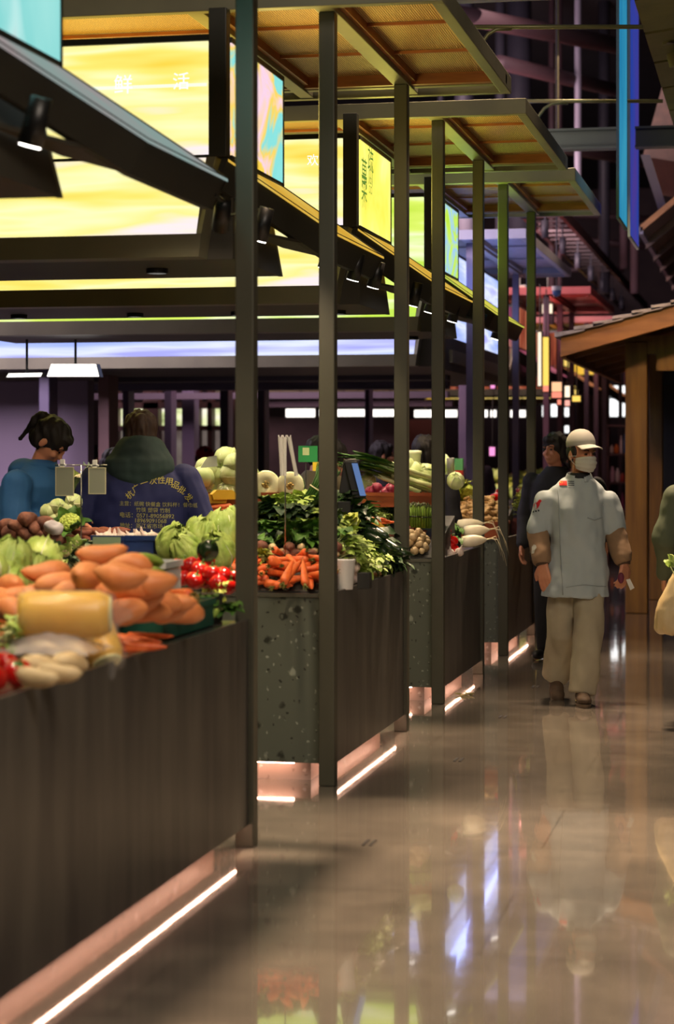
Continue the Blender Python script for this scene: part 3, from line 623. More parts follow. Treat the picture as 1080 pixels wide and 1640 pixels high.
# second, higher wooden roof behind the first
ax = P(1026, 0, 24).x; ay = P(1026, 0, 24).y; az = P(0, 372, 24).z
hr = thing('hanging_wooden_roof', 'brown wooden roof hanging high above the hut, cut by the right picture edge', 'roof', (ax, ay, az))
def rr(x, dz=0): return az + (x - ax) * .82 + dz
MB().hexa([(ax, ay, az), (ax + 3, ay, rr(ax + 3)), (ax + 3, ay + .06, rr(ax + 3)), (ax, ay + .06, az), (ax, ay, az + .08), (ax + 3, ay, rr(ax + 3, .1)), (ax + 3, ay + .06, rr(ax + 3, .1)), (ax, ay + .06, az + .08)]).build('fascia_board', wood2, hr)
MB().hexa([(ax, ay + .06, az), (ax + 3, ay + .06, rr(ax + 3)), (ax + 3, ay + 9, rr(ax + 3)), (ax, ay + 9, az), (ax, ay + .06, az + .05), (ax + 3, ay + .06, rr(ax + 3, .05)), (ax + 3, ay + 9, rr(ax + 3, .05)), (ax, ay + 9, az + .05)]).build('roof_deck', wood3, hr)
MB().box(ax - .02, ax + .03, ay, ay + 9, az - .02, az + .06).build('eave_board', lav_m, hr)
for k in range(5): MB().hexa([(ax, ay + 1 + k * 1.6, az - .1), (ax + 3, ay + 1 + k * 1.6, rr(ax + 3, -.1)), (ax + 3, ay + 1.1 + k * 1.6, rr(ax + 3, -.1)), (ax, ay + 1.1 + k * 1.6, az - .1), (ax, ay + 1 + k * 1.6, az), (ax + 3, ay + 1 + k * 1.6, rr(ax + 3)), (ax + 3, ay + 1.1 + k * 1.6, rr(ax + 3)), (ax, ay + 1.1 + k * 1.6, az)]).build('rafter', wood3, hr)
# gable board of the upper roof, dropping from upper left to the corner
a = P(1026, 248, 22.5); b = P(1058, 345, 24.5)
tag(MB().hexa([a, a + Vector((.1, 0, 0)), a + Vector((.1, .1, 0)), a + Vector((0, .1, 0)), b, b + Vector((.1, 0, 0)), b + Vector((.1, .1, 0)), b + Vector((0, .1, 0))][4:] + [a, a + Vector((.1, 0, 0)), a + Vector((.1, .1, 0)), a + Vector((0, .1, 0))]).build('roof_brace', lav_m), 'grey brown brace running down to the high wooden roof', 'brace')
a = P(1030, 250, 26)
tag(MB().hexa([a, a + Vector((3, 0, -.6)), a + Vector((3, 4, -.6)), a + Vector((0, 4, 0)), a + Vector((.25, 0, .0)) + Vector((0, 0, .9)), a + Vector((3, 0, 2)), a + Vector((3, 4, 2)), a + Vector((.25, 4, .9))]).build('wooden_cladding', wood3), 'brown wooden cladding at the right edge above the hut', 'cladding')
# slatted olive soffit in the upper right corner
ol = M('olive_soffit_board', '#5c5b3c', '#4a4a30', 3, .6)
so = thing('slatted_soffit', 'olive slatted soffit in the top right corner', 'soffit', P(1050, 100, 15))
for k in range(9):
    d0 = 8.9 + k * .95; xx = (1020 + 0) ; X0 = -.77
    p0 = yof(X0, d0)
    MB().hexa([(X0, p0, 4.05), (1.6, p0, 4.35), (1.6, p0 + .9, 4.35), (X0, p0 + .9, 4.05), (X0, p0, 4.1), (1.6, p0, 4.4), (1.6, p0 + .9, 4.4), (X0, p0 + .9, 4.1)]).build('board', ol, so)
for (u, v, d, lb_) in ((1060, 22, 13, 'olive tube spotlight in the top right corner'), (1071, 60, 13.4, 'olive tube spotlight just below the corner one')):
    t = thing('tube_spotlight', lb_, 'spotlight', P(u, v, d)); q = P(u, v, d)
    MB().cyl(q, q + Vector((.05, 0, -.18)), .04, .045, 14).build('lamp_body', ol, t, True); MB().cyl(q, (q.x, q.y, 4.1), .012).build('stem', ol, t)
    MB().cyl(q + Vector((.05, 0, -.18)), q + Vector((.05, 0, -.185)), .036, .036, 14).build('lens', black_m, t)
gb_ = M('banner_frame_paint', '#34586c', rough=.5)
for (u0, u1, v0, v1, d, c1, c2, lb_) in ((990, 1003, -40, 346, 16.5, '#2f9cd0', '#46b8e0', 'bright cyan hanging banner, left of the pair'), (1008, 1022, -40, 376, 18.5, '#2f4fc0', '#5a48b0', 'violet blue hanging banner, right of the pair')):
    X = P(u0, 0, d).x; y0 = P(u0, 0, d).y
    k = (u1 - 540) / F; d2 = -X / (ST - k * CT); y1 = yof(X, d2); z0 = P(0, v1, d).z
    t = thing('hanging_banner', lb_, 'banner', (X, y0, z0), 0, 'hanging banners above the aisle')
    MB().box(X - .008, X + .008, y0, y1, z0, 7.4).build('banner_face', SIGN('banner_film_' + c1[1:], [(.35, c1), (.65, c2)], .62, (1, 1, .6), 2), t)
    f = MB(); f.box(X - .011, X + .011, y0 - .02, y0, z0, 7.4); f.box(X - .011, X + .011, y1, y1 + .02, z0, 7.4); f.box(X - .011, X + .011, y0 - .02, y1 + .02, z0 - .02, z0); f.build('banner_frame', gb_ , t)
    MB().cyl((X, (y0 + y1) / 2, 7.4), (X, (y0 + y1) / 2, 9.2), .01).build('hanger', lav_m, t)

# ---------------- hall ceiling services ----------------
pipe_m = M('galvanised_conduit', '#86865c', '#74744e', 3, .4, .4)
def run(name, pts, r, mat, label, cat, group=None, n=10):
    return tag(MB().tube(pts, r, n).build(name, mat, smooth=True), label, cat, group)
for i, (v, d, ul, ur, lb_) in enumerate(((43, 15, 760, 1030, 'upper of two horizontal conduits with a bent end'), (162, 18, 850, 1062, 'lower of two horizontal conduits with a bent end'))):
    a = P(ul - 90, v, d); b = P(ur, v, d); run('conduit', [a, b], .016, pipe_m, lb_, 'conduit', 'horizontal ceiling conduits')
    c0 = P(ul + 60, v + 3, d); run('conduit_bend', [c0, P(ul + 35, v + 4, d), P(ul + 22, v + 12, d), P(ul + 12, v + 26, d), P(ul + 8, v + 60, d)], .014, pipe_m, 'bent conduit turning down from the %s horizontal one' % ('upper', 'lower')[i], 'conduit')
gb = M('green_steel_beam', '#3c4632', '#343c2c', 2, .6)
a = P(700, 245, 19.5); b = P(1100, 212, 19.5)
tag(MB().box(a.x, b.x, a.y, a.y + .16, a.z, a.z + .02).box(a.x, b.x, a.y, a.y + .16, b.z - .02, b.z).box(a.x, b.x, a.y + .07, a.y + .09, a.z, b.z).build('steel_beam', gb), 'dark green steel beam across the hall behind the banners', 'beam')
a = P(560, 8, 15); b = P(985, 0, 15)
tag(MB().box(a.x, b.x, a.y, a.y + .12, a.z, a.z + .12).build('steel_beam', lav_m), 'grey steel beam along the top picture edge', 'beam')
duct_m = M('mauve_duct', '#3e2c30', '#32242a', 1.5, .6); dk2 = M('blue_black_steel', '#2c2c36', '#24242e', 2, .6)
for i, (pa, pb, r, m_, lb_) in enumerate((
        ((690, 15, 26), (1000, 75, 30), .12, duct_m, 'mauve duct slanting behind the upper conduit'), ((800, 100, 28), (1010, 150, 32), .1, duct_m, 'mauve duct slanting behind the lower conduit'),
        ((640, 190, 30), (1060, 260, 34), .12, duct_m, 'dark mauve duct above the green beam'), ((860, 340, 40), (1060, 352, 40), .06, duct_m, 'thin mauve rail below the green beam'),
        ((880, 378, 38), (1080, 400, 38), .06, duct_m, 'thin mauve rail below another rail'), ((880, 432, 40), (1000, 432, 40), .05, duct_m, 'thin mauve rail over the hut roof'))):
    run('ceiling_duct', [P(*pa), P(*pb)], r, m_, lb_, 'duct', 'ceiling ducts and rails', 14)
for i, (u, d, r, v1, m_, lb_) in enumerate(((706 - 0, 34, .05, 420, dk2, 'thin vertical rod above the canopies'), (744, 30, .14, 420, dk2, 'dark vertical pipe above the first canopy corner'), (802, 32, .08, 420, dk2, 'dark vertical pipe left of the light grey one'), (832, 34, .2, 420, dk2, 'thick dark vertical pipe behind the canopies'),
        (926, 30, .05, 330, lav_m, 'light grey vertical pipe behind the green beam'), (893, 26, .02, 208, pipe_m, 'thin rod hanging to the green beam'), (968, 36, .1, 470, dk2, 'dark vertical pipe left of the banners'),
        (1000, 34, .07, 430, duct_m, 'mauve vertical pipe under the cyan banner'), (1031 - 14, 33, .07, 470, duct_m, 'mauve vertical pipe under the violet banner'), (884, 33, .05, 520, duct_m, 'pink lit vertical pipe under the lavender canopy'), (896, 33, .05, 520, duct_m, 'pink lit vertical pipe beside the dome camera'))):
    p = P(u, v1, d); run('vertical_pipe', [p, (p.x, p.y, 9.2)], r, m_, lb_, 'pipe', 'vertical pipes in the hall roof')
# cable tray with hanging heads, receding towards the back
tray = thing('cable_tray', 'long cable tray with hanging lamps running down the hall above the aisle', 'cable tray', (-3, 27, 4.6))
MB().box(-3.25, -3.2, 22, 46, 4.6, 4.75).box(-2.75, -2.7, 22, 46, 4.6, 4.75).build('side_rail', duct_m, tray)
for k in range(40): MB().box(-3.2, -2.75, 22.2 + k * .6, 22.25 + k * .6, 4.61, 4.64).build('rung', duct_m, tray)
for k in range(8):
    y = 24 + k * 2.2; tt = MB().cyl((-2.8, y, 4.42), (-2.8, y, 4.6), .012); tt.build('hanger', dk2, tray); MB().cyl((-2.8, y, 4.2), (-2.8, y, 4.42), .045, .045, 12).build('lamp_head', dk2, tray, True)
p = P(892, 468, 25)
t = thing('dome_camera', 'small white and blue dome camera hanging under the ceiling rails', 'camera', p)
MB().ball(p, .055).build('dome', M('blue_dome', '#4a6a9c', rough=.15), t, True); MB().cyl(p + Vector((0, 0, .02)), p + Vector((0, 0, .07)), .06, .06, 16).build('mount', white_m, t); MB().cyl(p + Vector((0, 0, .06)), (p.x, p.y, 9.2), .01).build('stem', dk2, t)

# floor details: small double slots let into the floor, wet leaf scraps
slot_m = M('dark_floor_slot', '#1e1a18', rough=.5)
for (u, v, lb_) in ((592, 1350, 'dark slot in the floor nearest the camera'), (735, 1217, 'dark double slot in the lit floor patch'), (806, 1148, 'dark double slot left of the chef'), (858, 1100, 'dark double slot beside the chef shoe')):
    d = F * EYE / (v - VH); p = P(u, v, d); m_ = MB()
    for s_ in (-.014, .014): m_.box(p.x + s_ - .007, p.x + s_ + .007, p.y - .06, p.y + .06, .0, .003)
    tag(m_.build('floor_slot', slot_m), lb_, 'floor slot')
p = P(752, 1115, F * EYE / (1115 - VH))
leafm = M('trodden_leaf', '#8a8a4a', '#6a6a34', 20, .5)
mb = MB(); 
for k in range(5):
    a = random.uniform(0, 6.28); q = p + Vector((random.uniform(-.08, .1), random.uniform(-.06, .06), .004)); mb.tube([q, q + Vector((math.cos(a) * .07, math.sin(a) * .05, .012))], [.008, .003], 6)
tag(mb.build('vegetable_scrap', leafm), 'flat green vegetable scrap on the floor by the fourth post', 'scrap')
# colourful far shop shelves right of the brown panel
cols = ['#b03a30', '#d8c8b8', '#8a3a58', '#e0762c', '#c8a0a8', '#6a4a6a', '#3c5a8a', '#e8d8d0']
cm = [M('far_goods_%d' % i, c, rough=.5) for i, c in enumerate(cols)]
sh = thing('goods_shelf', 'distant shelf unit of colourful goods under the white light box', 'shelf', P(990, 900, 31))
a = P(972, 0, 31); b = P(1010, 0, 31)
f = MB()
for k in range(5): f.box(a.x, b.x, a.y, a.y + .4, .25 + k * .42, .28 + k * .42)
f.box(a.x, a.x + .03, a.y, a.y + .4, 0, 1.9); f.box(b.x - .03, b.x, a.y, a.y + .4, 0, 1.9); f.build('shelf_frame', brown_m, sh)
for k in range(4):
    x = a.x + .04
    while x < b.x - .06:
        w_ = random.uniform(.04, .08); h = random.uniform(.12, .28)
        c = random.choice(cm); o = MB().lathe([(w_ / 2 * .9, 0), (w_ / 2, .01), (w_ / 2, h * .7), (w_ / 4, h * .85), (w_ / 4, h)], 10).xf(Matrix.Translation((x + w_ / 2, a.y + .1, .28 + k * .42))).build('bottle', c, smooth=True)
        tag(o, 'small blurred bottle on the far goods shelf under the white light box', 'bottle', 'bottles on the far goods shelf'); x += w_ + .01
# ---------------- produce ----------------
def leaf(mb, base, dirv, length, width, curl=.5, ruffle=.0, cup=.2, seed=0, nu=7, nv=4, tip=1.0):
    """a blade from base along dirv, arching down by curl; one grid"""
    base = Vector(base); d = Vector(dirv).normalized(); side = d.cross(Vector((0, 0, 1)))
    if side.length < .1: side = Vector((1, 0, 0))
    side.normalize(); up = side.cross(d).normalized()
    def f(a, b):
        t = b; wv = math.sin(math.pi * min(1, t ** .75 * .97 + .03)) ** .7 * width * .5 * (1 if t < 1 else tip) + .003
        s = (a - .5) * 2
        ang = curl * t
        cu = curl if abs(curl) > .01 else .01; ang = cu * t; pos = base + d * (math.sin(ang) / cu * length) - up * ((1 - math.cos(ang)) / cu * length)
        pos = pos + side * s * wv + up * (s * s * wv * cup)
        r = noise.noise(Vector((a * 4 + seed * 7.3, b * 5, seed))) * ruffle + math.sin(b * 17 + seed) * ruffle * .5 * abs(s)
        return pos + up * r
    return mb.sheet(f, nv, nu)
def mat2(n, a, b, sc=12, rough=.45, **k): return M(n, a, b, sc, rough, **k)
m_carrot = mat2('carrot_skin', '#ec7a3a', '#e0602a', 14, .45, stretch=(3, 3, .6)); m_stub = mat2('carrot_stub', '#7a7a30', '#4a4a20', 20)
m_sweet = mat2('sweet_potato_skin', '#e89a60', '#d8824a', 10, .5, bump=.3, bscale=30); m_sweetd = mat2('rust_sweet_potato_skin', '#8e4a34', '#73382a', 12, .6, bump=.4, bscale=30)
m_taro = mat2('taro_skin', '#8a5540', '#63392c', 24, .75, bump=.6, bscale=40)
m_tom = mat2('tomato_skin', '#c8201a', '#a81412', 3, .15); m_cal = mat2('tomato_calyx', '#4c7a28', '#38601c')
m_ontop = mat2('red_onion_skin', '#9a2c44', '#761f38', 12, .35, stretch=(4, 4, .4)); m_root = mat2('pale_root', '#e8dcb8', '#d4c49a')
m_daikon = mat2('daikon_skin', '#f0e6cc', '#e2d4b4', 6, .35); m_dgreen = mat2('dark_leaf', '#34502a', '#22381c', 18, .45); m_mgreen = mat2('mid_leaf', '#5e8a34', '#3c6422', 16, .5)
m_lgreen = mat2('light_leaf', '#b8cc6c', '#98b650', 14, .5, bump=.4, bscale=25); m_ygreen = mat2('yellow_green_leaf', '#c4cc58', '#a0b040', 14, .5, bump=.4, bscale=25)
m_grgreen = mat2('grey_green_leaf', '#7e9474', '#5e7658', 14, .6); m_stalk = mat2('pale_stalk', '#d4dca8', '#b4c880', 8, .4)
m_cabb = mat2('pale_cabbage_leaf', '#d2dca0', '#b4c67c', 10, .45, bump=.3, bscale=18); m_cabr = mat2('cabbage_rib', '#e8ead0', '#d4dcae')
m_ging = mat2('ginger_skin', '#c8a468', '#a8844c', 16, .65, bump=.5, bscale=40); m_mush = mat2('mushroom_cap', '#cdb48a', '#b0946a', 14, .6)
m_gar = mat2('garlic_skin', '#eadccc', '#d4b8b0', 12, .5, stretch=(4, 4, .5)); m_egg = mat2('egg_shell', '#ecdccc', '#e0ccb8')
m_zuc = mat2('zucchini_skin', '#23381e', '#172a16', 18, .25); m_cuc = mat2('eggplant_skin', '#1d2a1a', '#141f14', 10, .2); m_sponge = mat2('light_gourd_skin', '#a9c45a', '#8aaa42', 10, .4)
m_pump = mat2('squash_flesh', '#f0c040', '#e2aa28', 5, .35); m_mel = mat2('melon_flesh', '#f0ecc0', '#e2e4a4', 6, .4, bump=.2, bscale=40); m_melr = mat2('melon_rind', '#6e8a48', '#4c6a34', 8, .4); m_seed = mat2('melon_seed', '#c8b060', '#a08038', 30)
m_cauli = mat2('cauliflower_curd', '#ecdfb4', '#dccc96', 40, .7, bump=.9, bscale=60); m_roman = mat2('romanesco_curd', '#d2e070', '#a8bc48', 40, .7, bump=.9, bscale=60)
m_asp = mat2('asparagus_stem', '#8aa838', '#6a8a28', 10, .45, stretch=(1, 1, .3)); m_aspt = mat2('asparagus_tip', '#5a7434', '#6a5a48')
m_chive = mat2('chive_blade', '#4a7430', '#355a22', 8, .45); m_film = M('clear_wrap', '#f2f2f2', rough=.12, alpha=.1, spec=.8); m_crate_o = mat2('orange_crate', '#b8602c', '#9a4a20', 3, .5)
m_crate_g = mat2('green_crate', '#1c5a48', '#16483c', 3, .4); m_crate_b = mat2('blue_basket', '#24407c', '#1a2f60', 3, .4); m_foam = mat2('white_foam', '#d8d8d0', '#c4c8c4', 4, .7); m_redp = mat2('red_pepper_skin', '#d02018', '#b81410', 3, .12); m_tuber = mat2('white_tuber', '#e6cfa0', '#d4b888', 8, .5)

protos = {}
def proto(name, parts, cat):
    """parts[0] is the thing's own mesh, the rest are children"""
    root = bpy.data.objects.new(name, parts[0][1]); root['category'] = cat
    kids = []
    for n_, me in parts[1:]: kids.append((n_, me))
    protos[name] = (root.data, kids, cat); bpy.data.objects.remove(root)
def put(name, loc, rot=(0, 0, 0), sc=1.0, label='', group=None, tiny=False):
    me, kids, cat = protos[name]
    o = bpy.data.objects.new(name.split('__')[0], me); COL.objects.link(o); o.location = loc; o.rotation_euler = rot; o.scale = (sc,) * 3 if not hasattr(sc, '__len__') else sc
    tag(o, label, cat, group); WL[o.name] = Vector(loc)
    if not tiny:
        for n_, m_ in kids:
            c = bpy.data.objects.new(n_, m_); COL.objects.link(c); c.parent = o
    return o
RX = Matrix.Rotation(math.pi / 2, 4, 'Y')
def lm(prof, mat, n=14, rough=0, rs=20, seed=0, M4=None, name='m'):
    mb = MB().lathe(prof, n, M4)
    if rough: mb.rough(rough, rs, seed)
    return mb.mesh(name, mat, True)
# carrots lie along +X, centred
for k in range(3):
    L = (.17, .15, .19)[k]; R = (.019, .021, .017)[k]
    pr = [(.001, -L / 2), (R * .25, -L / 2 + .01), (R * .6, -L * .2), (R * .9, L * .2), (R, L * .42), (R * .8, L * .48), (R * .35, L * .5)]
    b1 = MB().lathe(pr, 14, RX).rough(.003, 14, k)
    st = MB()
    for j in range(5): a = j * 1.26; st.tube([(L * .48, 0, 0), (L * .5 + .02, .006 * math.cos(a), .006 * math.sin(a)), (L * .5 + .032, .012 * math.cos(a), .012 * math.sin(a))], [.004, .0035, .002], 6)
    proto('carrot__%d' % k, [('carrot', b1.mesh('carrot', m_carrot, True)), ('stub', st.mesh('stub', m_stub, True))], 'carrot')
def potato(nm, mat, L, R, pointy, rough, cat, nk=4, bend=.0, rs=9):
    for k in range(nk):
        mb = MB(); m_ = 10; pr = []
        for i in range(m_ + 1):
            t = i / m_; r = math.sin(math.pi * t) ** (pointy) * R * (1 + .15 * math.sin(t * 5 + k)); pr.append((max(r, .001), (t - .5) * L))
        mb.lathe(pr, 16, RX).rough(rough, rs, k * 3.1)
        for v in mb.b.verts: v.co.z += bend * (v.co.x / L) ** 2 * L * ((-1) ** k); v.co.y *= 1.08
        proto('%s__%d' % (nm, k), [(nm, mb.mesh(nm, mat, True))], cat)
potato('sweet_potato', m_sweet, .17, .041, .62, .016, 'sweet potato', 5, .3)
potato('rust_sweet_potato', m_sweetd, .13, .026, .7, .012, 'sweet potato', 3, .3)
potato('taro_root', m_taro, .115, .04, .5, .012, 'taro', 4, .1)
potato('white_tuber', m_tuber, .15, .035, .6, .014, 'tuber', 3, .2)
potato('long_gourd', m_sponge, .2, .024, .35, .004, 'gourd', 2, .4)
potato('zucchini', m_zuc, .22, .03, .3, .003, 'zucchini', 2, .15)
potato('egg', m_egg, .06, .023, .5, 0, 'egg', 1)
potato('mushroom', m_mush, .055, .024, .5, .006, 'mushroom', 3, 0, 20)
potato('chestnut_tuber', m_tuber, .06, .028, .5, .01, 'tuber', 3, 0, 20)
# tomato
def sphm(R, sx, sz, mat, rough=0, rs=8, seed=0, lob=0, nlob=5, name='m'):
    mb = MB(); mb.ball((0, 0, 0), (R * sx, R * sx, R * sz), 20, 12)
    for v in mb.b.verts:
        a = math.atan2(v.co.y, v.co.x); q = Vector((v.co.x, v.co.y, 0)).length / R
        v.co.x *= 1 + lob * math.cos(a * nlob) * q; v.co.y *= 1 + lob * math.cos(a * nlob) * q
        if v.co.z > 0: v.co.z -= .25 * R * math.exp(-(q * 3) ** 2)
    if rough: mb.rough(rough, rs, seed)
    return mb
cal = MB()
for j in range(5): leaf(cal, (0, 0, .03), (math.cos(j * 1.26), math.sin(j * 1.26), .1), .025, .01, 1.0, 0, 0, j, 4, 2)
cal.tube([(0, 0, .028), (.002, 0, .045)], .003, 6)
proto('tomato', [('tomato', sphm(.04, 1, .85, m_tom, lob=.03).mesh('tomato', m_tom, True)), ('calyx', cal.mesh('calyx', m_cal, True))], 'tomato')
stt = MB().tube([(0, 0, .05), (.004, .002, .07), (.01, .0, .085)], [.007, .006, .007], 7)
for nm, mt in (('red_pepper', m_redp), ('dark_pepper', m_zuc)):
    proto(nm, [(nm, sphm(.042, 1, 1.25, mt, lob=.10, nlob=4).mesh(nm, mt, True)), ('stem', MB().tube([(0, 0, .035), (.004, .002, .06), (.012, .0, .075)], [.007, .006, .007], 7).mesh('stem', m_mgreen, True))], 'pepper')
on = MB().lathe([(.002, -.042), (.018, -.038), (.034, -.022), (.041, 0), (.036, .02), (.018, .036), (.006, .046), (.004, .06)], 18)
proto('red_onion', [('red_onion', on.mesh('red_onion', m_ontop, True)), ('root_tuft', MB().tube([(0, 0, -.04), (0, .003, -.05)], [.008, .003], 7).mesh('root_tuft', m_root, True))], 'onion')
gl_ = MB().lathe([(.006, -.024), (.02, -.022), (.029, -.008), (.029, .004), (.02, .018), (.008, .028), (.004, .045), (.003, .05)], 20)
for v in gl_.b.verts:
    a = math.atan2(v.co.y, v.co.x); v.co.x *= 1 + .07 * math.cos(a * 7); v.co.y *= 1 + .07 * math.cos(a * 7)
proto('garlic_bulb', [('garlic_bulb', gl_.mesh('garlic_bulb', m_gar, True))], 'garlic')
# ginger: knobby branching hand
for k in range(3):
    mb = MB(); rnd = random.Random(k)
    for j in range(7):
        a = rnd.uniform(-.8, .8); q = Vector((rnd.uniform(-.045, .045), rnd.uniform(-.02, .02), rnd.uniform(-.008, .008))); mb.cap(q, q + Vector((math.cos(a) * .03, math.sin(a) * .03, .005)), .017, .013)
    proto('ginger_root__%d' % k, [('ginger_root', remesh(mb, .006, 3, 'ginger_root', m_ging))], 'ginger')
# daikon with leaf stub and thin tails
for k in range(2):
    mb = MB().lathe([(.002, -.17), (.008, -.15), (.024, -.10), (.036, -.03), (.038, .05), (.034, .12), (.02, .135), (.01, .138)], 18, RX)
    tl = MB()
    for j in range(3):
        a = (j - 1) * .5 + k * .2
        tl.tube([(-.14 - .005 * j, 0, 0), (-.2, .02 * a, .004), (-.26, .07 * a, -.005 + .02 * (j == 1)), (-.31, .10 * a, -.05 - .02 * j), (-.33, .11 * a, -.11 - .03 * j)], [.006, .004, .003, .002, .0012], 6)
    lf = MB(); rb = MB()
    for j in range(7):
        a = (j - 3) * .35; q = Vector((.135, 0, 0)); dv = Vector((math.cos(a), math.sin(a), .25 + .1 * (j % 2)))
        rb.tube([q, q + dv * .07, q + dv * .13 + Vector((0, 0, -.01))], [.006, .005, .003], 6)
        for s_ in range(3): leaf(lf, q + dv * (.05 + .03 * s_), dv + Vector((0, .8 * (-1) ** s_, 0)), .07, .04, 1.0, .012, .2, j + s_, 5, 3)
    proto('white_radish__%d' % k, [('white_radish', mb.mesh('white_radish', m_daikon, True)), ('root_tail', tl.mesh('root_tail', m_root, True)), ('leaf_stalk', rb.mesh('leaf_stalk', m_stalk, True)), ('leafy_top', lf.mesh('leafy_top', m_mgreen, True))], 'radish')
# leafy heads: bok choy, dark greens, lettuce, cabbage, frisee, leek, celery, chives
def leafy(nm, cat, n_, L, Wd, ml, ms, stalkL=.1, stalkR=.012, curl=1.0, ruffle=.012, spread=.5, k=3, flat=.35):
    for q in range(k):
        rnd = random.Random(hash(nm) % 97 + q); rnd = random.Random(len(nm) * 13 + q)
        lf = MB(); st = MB()
        for j in range(n_):
            a = rnd.uniform(-spread, spread); e = rnd.uniform(-.1, flat + .25) ; dv = Vector((math.cos(a), math.sin(a), e)).normalized()
            b0 = Vector((-stalkL, rnd.uniform(-.012, .012), rnd.uniform(0, .03))); s1 = b0 + dv * stalkL
            st.tube([b0, b0 + dv * stalkL * .5, s1], [stalkR, stalkR * .8, stalkR * .5], 6)
            leaf(lf, s1 - dv * .01, dv + Vector((0, 0, rnd.uniform(-.1, .3))), L * rnd.uniform(.75, 1.15), Wd * rnd.uniform(.8, 1.15), curl * rnd.uniform(.5, 1.3), ruffle, .25, j + q * 10)
        proto('%s__%d' % (nm, q), [(nm, lf.mesh(nm, ml, True)), ('stalk', st.mesh('stalk', ms, True))], cat)
leafy('bok_choy', 'bok choy', 9, .11, .075, m_mgreen, m_stalk, .09, .012, 1.0, .012, .6)
leafy('choy_sum', 'leafy greens', 9, .10, .055, m_lgreen, m_stalk, .12, .006, 1.1, .01, .5)
leafy('dark_greens', 'leafy greens', 11, .13, .085, m_dgreen, m_mgreen, .08, .006, 1.3, .014, .8)
leafy('curly_greens', 'leafy greens', 16, .09, .05, m_lgreen, m_stalk, .04, .006, 1.2, .028, 1.6, flat=.9)
leafy('yellow_lettuce', 'lettuce', 16, .11, .09, m_ygreen, m_stalk, .04, .012, 1.2, .024, 1.5, flat=1.1)
leafy('celery', 'celery', 10, .07, .05, m_ygreen, m_lgreen, .22, .010, 1.0, .02, .16)
leafy('grey_kale', 'kale', 10, .11, .08, m_grgreen, m_stalk, .05, .008, 1.1, .022, 1.3, flat=.8)
def cabbage(nm, cat, R, ml, k=2, flatn=1.0, open_=.25, mr=m_cabr, ruf=.0, nl=9):
    for q in range(k):
        lf = MB(); lf.ball((0, 0, 0), (R * .86, R * .86, R * .86 * flatn), 18, 12)
        rb = MB()
        for j in range(nl):
            a0 = j * 2.4 + q; rr_ = R * (.9 + .014 * j)
            def f(a, b, a0=a0, rr_=rr_, j=j):
                lat = -1.25 + b * (2.5 + .2 * math.sin(j)); lon = a0 + (a - .5) * 2.3 * math.cos((lat + .1) * .55)
                r = rr_ * (1 + open_ * max(0, b - .65) ** 1.5 * (1.4 if j > 4 else .5) + .05 * noise.noise(Vector((a * 5, b * 5, j + q * 9))) + .02 * math.sin(a * 22) * b + ruf * b * b * (noise.noise(Vector((a * 9, b * 6, j * 3 + q))) * 1.6 + .5 * math.sin(a * 31 + j)) + ruf * .5 * noise.noise(Vector((a * 14, b * 14, j * 5))))
                return Vector((r * math.cos(lat) * math.cos(lon), r * math.cos(lat) * math.sin(lon), r * math.sin(lat) * flatn))
            lf.sheet(f, 16 if ruf else 9, 14 if ruf else 9)
            pts = [f(.5, t / 6) * 1.015 for t in range(6)]; rb.tube(pts, [R * .07, R * .05, R * .04, R * .03, R * .02, R * .012], 6)
        proto('%s__%d' % (nm, q), [(nm, lf.mesh(nm, ml, True)), ('leaf_rib', rb.mesh('leaf_rib', mr, True))], cat)
cabbage('lettuce_head', 'lettuce', .10, m_lgreen, 3, .95, .9, ruf=.16, nl=12)
cabbage('white_cabbage', 'cabbage', .075, m_cabb, 2, 1.0, .05)
cabbage('napa_cabbage', 'cabbage', .075, m_cabb, 2, 1.5, .15)
for nm, mt in (('cauliflower', m_cauli), ('romanesco', m_roman)):
    mb = MB(); rnd = random.Random(4)
    for j in range(46):
        z = 1 - j / 46 * 1.0; r = math.sqrt(1 - z * z); a = j * 2.399; mb.ball(Vector((r * math.cos(a), r * math.sin(a), z * .75)) * .05, .014, 8, 6)
    mb.ball((0, 0, 0), (.05, .05, .036), 14, 8)
    lf = MB()
    for j in range(8): leaf(lf, (.03 * math.cos(j * .785), .03 * math.sin(j * .785), -.03), (math.cos(j * .785), math.sin(j * .785), .9), .11, .07, -.6 if j % 2 else .5, .015, .3, j)
    proto(nm, [(nm, mb.mesh(nm, mt, True)), ('outer_leaf', lf.mesh('outer_leaf', m_lgreen if nm == 'cauliflower' else m_mgreen, True))], nm)
# leek / spring onion
for k in range(2):
    st = MB().tube([(-.22, 0, 0), (-.1, 0, .0), (.02, .0, .003), (.08, 0, .004)], [.015, .014, .014, .016], 10); lf = MB()
    for j in range(5): leaf(lf, (.05, (j - 2) * .003, .004), (1, (j - 2) * .10, .05 + .03 * (j % 2)), .3, .035, .35 * (1 if j % 2 else .3), .004, .6, j + k)
    rt = MB()
    for j in range(5): rt.tube([(-.22, 0, 0), (-.235, .006 * (j - 2), -.004), (-.25, .01 * (j - 2), -.008)], [.003, .002, .001], 5)
    proto('leek__%d' % k, [('leek', st.mesh('leek', m_stalk, True)), ('leek_leaf', lf.mesh('leek_leaf', m_chive, True)), ('root_tuft', rt.mesh('root_tuft', m_root, True))], 'leek')
